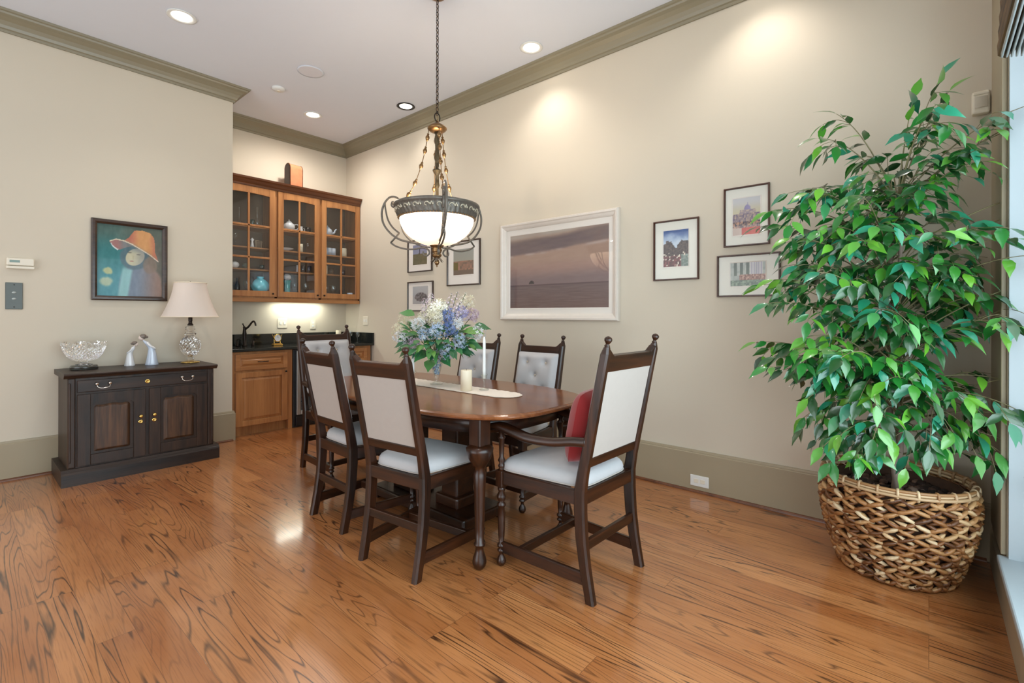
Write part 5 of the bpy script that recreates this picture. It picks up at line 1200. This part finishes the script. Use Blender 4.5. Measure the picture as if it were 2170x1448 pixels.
# bowl
bowl_m = bpy.data.materials.new('alabaster_glow'); bowl_m.use_nodes = True; nt = bowl_m.node_tree; bb = nt.nodes['Principled BSDF']
bb.inputs['Base Color'].default_value = rgb(240, 226, 204); bb.inputs['Roughness'].default_value = 0.35
nz = nt.nodes.new('ShaderNodeTexNoise'); nz.inputs['Scale'].default_value = 6; tc = nt.nodes.new('ShaderNodeTexCoord'); nt.links.new(tc.outputs['Object'], nz.inputs['Vector'])
cr_ = nt.nodes.new('ShaderNodeValToRGB'); cr_.color_ramp.elements[0].color = (1, 0.66, 0.42, 1); cr_.color_ramp.elements[1].color = (1, 0.82, 0.62, 1); cr_.color_ramp.elements[0].position = .3; cr_.color_ramp.elements[1].position = .7
nt.links.new(nz.outputs['Fac'], cr_.inputs[0]); nt.links.new(cr_.outputs[0], bb.inputs['Emission Color']); sx_ = nt.nodes.new('ShaderNodeSeparateXYZ'); nt.links.new(tc.outputs['Object'], sx_.inputs[0]); mr_ = nt.nodes.new('ShaderNodeMapRange'); mr_.inputs[1].default_value = 0.15; mr_.inputs[2].default_value = 0.30; mr_.inputs[3].default_value = 0.75; mr_.inputs[4].default_value = CHAND_GLOW
nt.links.new(sx_.outputs['Z'], mr_.inputs[0]); nt.links.new(mr_.outputs[0], bb.inputs['Emission Strength'])
pb = [(0.03, Z(1.722))]
for i in range(1, 15):
    a = i / 14 * pi / 2; pb.append((0.03 + 0.225 * sin(a), Z(1.722) + 0.190 * (1 - cos(a)) ** 0.92))
MB().lathe(pb, 64, None, True, False).build('glass_bowl', bowl_m, t)
# decorated rim band: relief of scrolls
rim = MB()
prof = [(0.250, 1.902), (0.262, 1.904), (0.264, 1.912), (0.266, 1.918), (0.274, 1.94), (0.284, 1.963), (0.286, 1.976), (0.293, 1.98), (0.296, 1.992), (0.292, 2.0), (0.282, 2.003), (0.278, 1.99), (0.248, 1.92)]
NA = 240; vs = []; fs = []
for i, (r, z) in enumerate(prof):
    for k_ in range(NA):
        a = 2 * pi * k_ / NA; q_ = 0
        if 3 <= i <= 5: q_ = 0.006 * sin(18 * a + 2.2 * i) * cos(31 * a - i) + 0.004 * noise.noise((cos(a) * 22, sin(a) * 22, z * 60))
        vs.append(((r + q_) * cos(a), (r + q_) * sin(a), Z(z)))
for i in range(len(prof) - 1):
    for k_ in range(NA): fs.append((i * NA + k_, i * NA + (k_ + 1) % NA, (i + 1) * NA + (k_ + 1) % NA, (i + 1) * NA + k_))
rim.add(vs, fs, True)
ro_ = rim.build('rim_band', M['iron'], t)
sc_ = MB()
for k_ in range(22):                             # raised leaf scrolls round the band
    a0 = 2 * pi * k_ / 22; P = []
    for j in range(14):
        f = j / 13; th = f * 5.0; rr_ = 0.021 * (1 - f * 0.75); da = 0.055 + (cos(th) * rr_ + f * 0.0) / 0.28; zz = 1.948 + sin(th) * rr_ * 0.9
        R_ = 0.281 + (zz - 1.953) * 0.45; P.append((R_ * cos(a0 + da), R_ * sin(a0 + da), Z(zz)))
    sc_.tube(P, [0.0062 - 0.003 * j / 13 for j in range(14)], 6)
    a1 = a0 + 0.175
    for s in (-1, 0, 1): sc_.sphere((0.281 * cos(a1 + s * 0.028), 0.281 * sin(a1 + s * 0.028), Z(1.955 + (0.008 if s == 0 else -0.002))), 0.0065, 8, 6, None, (1, 1, 1.5))
sc_.build('scroll_relief', plain('pewter_scroll', rgb(186, 178, 158), 0.38, metal=0.45, noise_amt=0.25, nscale=50), ro_)
bdm = MB()
for k_ in range(80): a = 2 * pi * k_ / 80; bdm.sphere((0.2635 * cos(a), 0.2635 * sin(a), Z(1.908)), 0.0052, 8, 6)
bdm.build('beaded_edge', M['gold'], ro_)
# bottom finial
fin = MB().lathe([(0.0001, 1.5716), (0.006, 1.578), (0.004, 1.585), (0.012, 1.592), (0.018, 1.606), (0.012, 1.622), (0.007, 1.63), (0.02, 1.636), (0.03, 1.648), (0.034, 1.658), (0.024, 1.668), (0.03, 1.676), (0.036, 1.69), (0.03, 1.704), (0.04, 1.712), (0.05, 1.722), (0.046, 1.732), (0.02, 1.736)], 24, TR(0, 0, -zb))
fin.build('bottom_finial', M['gold'], t)
ac = MB()
for k_ in range(8):
    a = 2 * pi * k_ / 8; leaf(ac, Vector((0.020 * cos(a), 0.020 * sin(a), Z(1.64))), Vector((cos(a) * 0.5, sin(a) * 0.5, -1)), Vector((cos(a), sin(a), 0.2)), 0.045, 0.02, -0.3, 0.3)
ac.build('acanthus_leaves', M['iron'], t, False)
# scrolled arms, each of two parallel bars
def arm_path(pts, a): return [Vector((r * cos(a), r * sin(a), Z(z))) for r, z in pts]
for phi in (158, 38, -82):
    a = az(phi); q = MB()
    A = [(0.336, 2.040), (0.344, 2.028), (0.340, 2.013), (0.321, 2.005), (0.297, 2.008), (0.282, 2.025), (0.280, 2.046), (0.296, 2.067), (0.325, 2.079), (0.360, 2.076), (0.394, 2.044), (0.414, 2.0), (0.420, 1.958), (0.412, 1.906), (0.388, 1.862), (0.350, 1.820), (0.307, 1.789), (0.261, 1.768), (0.178, 1.748), (0.13, 1.742), (0.10, 1.752)]
    q.tube(catmull(arm_path(A, a), 5), 0.0072, 8).sphere(tuple(arm_path([(0.335, 2.037)], a)[0]), 0.0125, 10, 8)
    q.tube(catmull(arm_path([(0.396, 2.045), (0.390, 1.99), (0.372, 1.92), (0.335, 1.862), (0.284, 1.820)], a), 5), 0.0062, 8)
    q.tube(arm_path([(0.284, 1.820), (0.349, 1.754)], a), 0.0062, 8)
    q.tube(catmull(arm_path([(0.349, 1.754), (0.307, 1.727), (0.233, 1.706), (0.169, 1.703), (0.11, 1.712), (0.07, 1.700), (0.055, 1.675), (0.075, 1.655), (0.100, 1.665), (0.102, 1.685)], a), 4), 0.0062, 8)
    # strut from rim down the bowl
    q.tube(catmull(arm_path([(0.285, 2.045), (0.294, 2.0), (0.296, 1.965), (0.280, 1.93)], a), 4), 0.009, 8)
    q.tube(catmull(arm_path([(0.278, 1.93), (0.270, 1.88), (0.25, 1.82), (0.19, 1.758), (0.11, 1.722), (0.05, 1.712)], a), 4), 0.0052, 8)
    q.build('scroll_arm', M['iron'], t)
# centre stem, hub disc, loop
MB().lathe([(0.0001, 1.93), (0.012, 1.94), (0.012, 2.02), (0.018, 2.03), (0.012, 2.05), (0.010, 2.12), (0.018, 2.14), (0.014, 2.16), (0.012, 2.21), (0.03, 2.238), (0.032, 2.246), (0.014, 2.252), (0.013, 2.30), (0.022, 2.33), (0.013, 2.37), (0.015, 2.43), (0.021, 2.46), (0.014, 2.49), (0.022, 2.51)], 18, TR(0, 0, -zb)).build('centre_stem', plain('leafy_bronze', rgb(86, 74, 54), 0.4, metal=0.7, noise_amt=0.35, nscale=60, bump=0.9, bscale=90), t)
MB().lathe([(0.0001, 2.505), (0.03, 2.508), (0.05, 2.514), (0.066, 2.528), (0.068, 2.536), (0.055, 2.55), (0.03, 2.566), (0.012, 2.572), (0.012, 2.585), (0.0001, 2.59)], 28, TR(0, 0, -zb)).build('hub_disc', M['gold'], t)
cups = MB()
for k_ in range(3):
    a = az(20 + 120 * k_); cups.tube([(0.0, 0, Z(1.955)), (0.07 * cos(a), 0.07 * sin(a), Z(1.95))], 0.006, 8).lathe([(0.016, 1.94), (0.018, 1.96), (0.013, 1.99), (0.012, 2.03), (0.0001, 2.03)], 12, TR(0.075 * cos(a), 0.075 * sin(a), -zb))
cups.build('lamp_sockets', M['gold'], t)
for phi in (172, 55, -78, 98):
    a = az(phi); q = MB(); n = 40
    P = catmull([(0.058 * cos(a), 0.058 * sin(a), Z(2.53)), (0.080 * cos(a), 0.080 * sin(a), Z(2.40)), (0.115 * cos(a), 0.115 * sin(a), Z(2.26)), (0.165 * cos(a), 0.165 * sin(a), Z(2.13)), (0.225 * cos(a), 0.225 * sin(a), Z(2.04)), (0.284 * cos(a), 0.284 * sin(a), Z(2.002))], 8)
    q.tube(P, 0.003, 6); m_ = len(P)
    for fr_ in (0.10, 0.24, 0.39, 0.55, 0.71, 0.87):
        i = int(fr_ * (m_ - 1)); d = (P[i] - P[i + 1]).normalized(); rot = Vector((0, 0, 1)).rotation_difference(d).to_matrix().to_4x4()
        q.lathe([(0.002, -0.030), (0.011, -0.016), (0.0155, -0.003), (0.011, 0.009), (0.005, 0.016), (0.010, 0.021), (0.002, 0.029)], 12, Matrix.Translation(P[i]) @ rot)
    q.build('beaded_chain', M['gold'], t)
# link chain with the cord woven through, and ceiling canopy
ch = MB(); z = 2.585; i = 0
ch.tube([(0.024 * cos(2 * pi * j / 20), 0, Z(2.612) + 0.03 * sin(2 * pi * j / 20)) for j in range(20)], 0.004, 8, None, True)
z = 2.64
while z < 3.44:
    pts = [((0.0095 * cos(2 * pi * j / 14)) * (1 if i % 2 else 0), (0.0095 * cos(2 * pi * j / 14)) * (0 if i % 2 else 1), Z(z) + 0.017 * sin(2 * pi * j / 14)) for j in range(14)]
    ch.tube(pts, 0.0024, 6, None, True); z += 0.0275; i += 1
ch.build('hanging_chain', M['bronze'], t)
MB().tube([(0.005 * sin(k_ * 1.7), 0.005 * cos(k_ * 1.7), Z(2.59 + 0.85 * k_ / 60)) for k_ in range(61)], 0.0022, 6).build('power_cord', M['gold'], t)
MB().lathe([(0.0001, 3.425), (0.02, 3.43), (0.05, 3.445), (0.062, 3.458), (0.064, 3.4695), (0.0001, 3.4695)], 28, TR(0, 0, -zb)).build('ceiling_canopy', M['gold'], t)
Lp = bpy.data.lights.new('bowl_bulbs', 'POINT'); Lp.energy = CHAND_W; Lp.color = (1, 0.82, 0.62); Lp.shadow_soft_size = 0.09
lo = bpy.data.objects.new('bowl_bulbs', Lp); COL.objects.link(lo); lo.location = (0, 0, Z(1.965)); lo.parent = t

# ================================================================ BASKET AND FICUS
BX, BY = 3.045, 0.13
t = thing('wicker_basket', 'large round basket woven from thick water hyacinth in the corner', 'basket', (BX, BY, 0))
random.seed(21)
def brad(z):
    f = z / 0.44; return 0.215 + 0.085 * sin(min(1, f * 1.02) * pi * 0.56) - 0.008 * sstep(0.75, 1.0, f)
wv = MB(); rows = 13
for r_ in range(rows):
    z = 0.018 + 0.395 * r_ / (rows - 1); R0 = brad(z); n = 34 + (r_ % 2)
    for k_ in range(n):
        a = 2 * pi * (k_ + 0.5 * (r_ % 2)) / n + random.uniform(-.02, .02)
        for lay in (0, 1):
            tilt = (0.55 if (k_ + r_) % 2 else -0.50) if lay == 0 else (-0.5 if (r_ % 2) else 0.5)
            span = random.uniform(0.20, 0.32); P = []; rd = []
            for j in range(7):
                f = j / 6 - 0.5; aa = a + f * span; zz = z + f * tilt * 0.065 + random.uniform(-.002, .002)
                zz = max(0.010, min(0.425, zz)); bump = 0.012 * cos(f * pi) - (0.004 if lay else 0.0)
                R_ = brad(zz) + bump; P.append((R_ * cos(aa), R_ * sin(aa), zz)); rd.append(0.0115 * (0.55 + 0.6 * cos(f * pi)) * random.uniform(0.85, 1.15))
            wv.tube(P, rd, 5, None, False, 0.75)
wv.build('woven_wall', island('water_hyacinth', [(0, rgb(84, 50, 26)), (0.35, rgb(126, 80, 42)), (0.65, rgb(160, 112, 66)), (0.88, rgb(186, 148, 102)), (1, rgb(214, 192, 156))], 0.45, 0.1, 0.4, 0.5), t, False)
rm = MB()
for (dr_2, z, r2) in ((0.0, 0.452, 0.008), (0.010, 0.440, 0.0075), (-0.004, 0.437, 0.007), (0.004, 0.463, 0.007)):
    rm.tube([((brad(0.44) + 0.003 + dr_2) * cos(2 * pi * j / 64), (brad(0.44) + 0.003 + dr_2) * sin(2 * pi * j / 64), z) for j in range(64)], r2, 6, None, True)
for k_ in range(26):
    a = 2 * pi * k_ / 26 + 0.08; R_ = brad(0.44) + 0.003
    rm.tube([((R_ + 0.012 * cos(q_)) * cos(a) - 0.0 * q_, (R_ + 0.012 * cos(q_)) * sin(a), 0.448 + 0.022 * sin(q_)) for q_ in [2 * pi * j / 10 for j in range(10)]], 0.0065, 5, None, True)
rm.build('rim', island('pale_cane', [(0, rgb(150, 108, 66)), (1, rgb(214, 190, 152))], 0.45, 0.1), t)
MB().lathe([(0.0001, 0.003), (0.205, 0.003), (0.232, 0.10), (0.268, 0.22), (0.276, 0.33), (0.268, 0.425), (0.262, 0.425), (0.268, 0.33), (0.258, 0.2), (0.2, 0.012), (0.0001, 0.012)], 40).build('inner_frame', plain('dark_cane', rgb(70, 46, 30), 0.8, noise_amt=0.4, nscale=30), t)
# ficus
t = thing('ficus_tree', 'tall bushy artificial ficus tree with glossy green leaves in the wicker basket', 'indoor tree', (BX, BY, 0.0135))
FZ = 0.0135
MB().lathe([(0.0001, 0.0), (0.13, 0.0), (0.175, 0.30), (0.19, 0.34), (0.18, 0.34), (0.168, 0.32), (0.0001, 0.325)], 32).build('pot', plain('grower_pot', rgb(36, 30, 26), 0.5, noise_amt=0.05), t)
mo = MB()
for i in range(420):
    a = random.random() * 6.28; r = 0.235 * sqrt(random.random()); mo.sphere((r * cos(a), r * sin(a), 0.345 + random.uniform(0, 0.03)), random.uniform(.014, .032), 6, 4, None, (1.2, 0.8, 0.45))
mo.lathe([(0.0001, 0.345), (0.245, 0.34), (0.245, 0.33), (0.0001, 0.33)], 28)
mo.build('bark_chips', island('bark_mulch', [(0, rgb(30, 20, 16)), (0.6, rgb(66, 44, 34)), (0.9, rgb(120, 92, 76)), (1, rgb(160, 134, 118))], 0.8), t)
def trunk_pt(z, k=0):
    return Vector((0.022 * sin(z * 5.2 + k * 2.6) - 0.012, 0.022 * cos(z * 4.6 + k * 2.3), z))
tk = MB()
for k_ in range(2): tk.tube([trunk_pt(0.24 + 1.55 * j / 40, k_) for j in range(41)], [0.019 - 0.012 * j / 40 for j in range(41)], 9)
tk.build('trunk', plain('ficus_bark', rgb(150, 132, 118), 0.7, noise_amt=0.35, nscale=30, bump=0.5, bscale=60), t)
ENV = [(0.50, -.42, .42), (0.58, -.42, .50), (0.70, -.44, .36), (0.79, -.46, .55), (0.90, -.55, .55), (1.0, -.69, .52), (1.26, -.63, .64), (1.4, -.66, .60), (1.73, -.63, .60), (1.86, -.55, .42), (2.03, -.40, .48), (2.1, -.36, .55), (2.22, -.31, .30), (2.39, -.04, .17)]
def env(z):
    for i in range(len(ENV) - 1):
        if ENV[i][0] <= z <= ENV[i + 1][0]:
            f = (z - ENV[i][0]) / (ENV[i + 1][0] - ENV[i][0]); return (ENV[i][1] + (ENV[i + 1][1] - ENV[i][1]) * f, ENV[i][2] + (ENV[i + 1][2] - ENV[i][2]) * f)
    return (-.1, .1)
def okp(p):
    x, y, z = p.x + BX, p.y + BY, p.z + FZ
    if z < 0.47 + 0.0 and sqrt(p.x ** 2 + p.y ** 2) < 0.33: return False
    if x > XR - 0.035: return False
    if y < YW + 0.03 and not (x < XJ - 0.05 and y > YW - 0.2 and z > ZS + 0.08): return False
    return z > 0.3
random.seed(5); fol = MB(); br = MB(); tips = []
# long sprays that reach past the crown
for (l_, z_, d_) in ((-.69, 1.0, -.12), (-.62, 1.04, -.05), (-.68, 1.30, -.1), (-.60, 1.42, .0), (-.62, 1.76, .02), (-.50, 1.86, .05), (-.38, 2.12, 0), (-.28, 2.25, .02), (.05, 2.30, -.05), (.14, 2.38, -.1), (.16, 2.30, -.12), (.50, 2.12, -.42), (.40, 2.06, -.35), (.55, 1.76, -.5), (.56, 1.72, -.45), (.50, 1.42, -.5), (.58, 1.28, -.5), (.48, 1.30, -.4), (.45, 0.88, -.25), (.40, 0.98, -.30), (.48, 0.72, -.42), (.36, 0.62, -.3), (.28, 0.60, -.25), (.20, .66, -.3), (.30, .52, -.35), (-.42, 0.62, -.1), (-.38, 0.78, -.15), (-.46, .84, -.05), (-.40, .55, -.12), (-.30, .60, -.2), (-.2, .95, -.35), (.1, .82, -.35)):
    tips.append((l_, z_, d_))
while len(tips) < 140:
    z_ = random.triangular(0.62, 2.15, 1.35); a_, b2 = env(z_); l_ = random.uniform(a_, b2) * 0.9; d_ = random.uniform(-.5, .35)
    if (l_ / 0.72) ** 2 + (d_ / 0.55) ** 2 > 1: continue
    p = Rv * l_ + Fv * d_ + Uz * (z_ - FZ)
    if okp(p) and (random.random() < 0.8 or d_ < 0.1): tips.append((l_, z_, d_))
nleaf = 0
def spray(P, n0, ln_, dens):
    """alternate leaves along a twig"""
    global nleaf
    Lt = sum((P[i + 1] - P[i]).length for i in range(len(P) - 1)); k_ = 0; acc = 0; step = 0.040 / dens
    for i in range(n0, len(P) - 1):
        seg = P[i + 1] - P[i]; acc += seg.length
        while acc > step:
            acc -= step; p = P[i] + seg * random.random(); d = seg.normalized()
            side = d.cross(Uz)
            if side.length < .1: side = Vector((1, 0, 0))
            side.normalize(); s_ = 1 if k_ % 2 else -1; k_ += 1
            ld = d * 0.55 + side * s_ * random.uniform(.5, 1.0) + Uz * random.uniform(-.75, .05)
            upv = Uz * random.uniform(.3, 1) + Vector((random.uniform(-.6, .6), random.uniform(-.6, .6), 0)) - Fv * 0.35
            l2 = ln_ * random.uniform(.75, 1.15)
            if okp(p + ld.normalized() * l2) and okp(p): leaf(fol, p + ld.normalized() * 0.006, ld, upv, l2, l2 * 0.40, random.uniform(.1, .4), 0.25); nleaf += 1
    d = (P[-1] - P[-2]).normalized()
    if okp(P[-1] + d * ln_): leaf(fol, P[-1], d + Uz * -.2, Uz - Fv * .4, ln_, ln_ * .42, .3)
for (l_, z_, d_) in tips:
    tip = Rv * l_ + Fv * d_ + Uz * (z_ - FZ)
    if not okp(tip): tip = Rv * l_ * .93 + Fv * (d_ - .1) + Uz * (z_ - FZ)
    reach = sqrt(l_ * l_ + d_ * d_); z0 = max(0.36, min(1.78, z_ - 0.12 - 0.28 * reach + random.uniform(-.08, .08)))
    if z_ < 0.9: z0 = max(0.42, z_ - 0.02 + 0.1 * random.random())
    s0 = trunk_pt(z0); mid = s0.lerp(tip, 0.5) + Uz * (0.10 + 0.16 * reach) ; P = []
    for i in range(15):
        f = i / 14; P.append(s0 * (1 - f) ** 2 + mid * 2 * f * (1 - f) + tip * f * f)
    br.tube(P, [0.0042 - 0.003 * i / 14 for i in range(15)], 5)
    spray(P, 5 if reach > .3 else 3, 0.104, 1.0)
    for q_ in range(3):
        i = random.randint(4, 11); s1 = P[i]; dd_ = (P[min(i + 2, 14)] - s1).normalized(); sd = dd_.cross(Uz); sd = sd.normalized() if sd.length > .1 else Rv
        e_ = s1 + dd_ * random.uniform(.05, .12) + sd * random.choice((-1, 1)) * random.uniform(.06, .13) + Uz * random.uniform(-.10, .02)
        if not okp(e_): continue
        Q = [s1.lerp(e_, j / 5) + Uz * 0.02 * sin(j / 5 * pi) for j in range(6)]; br.tube(Q, 0.0014, 4); spray(Q, 1, 0.096, 1.0)
br.build('branches', plain('ficus_twig', rgb(120, 112, 78), 0.6, noise_amt=0.2), t)
fol.build('foliage', island('ficus_leaf', [(0, rgb(16, 58, 24)), (0.3, rgb(28, 88, 34)), (0.55, rgb(38, 122, 46)), (0.75, rgb(104, 170, 48)), (0.88, rgb(26, 118, 84)), (1, rgb(48, 146, 112))], 0.28, 0.6, 0.6), t, False)
print('LEAVES', nleaf)
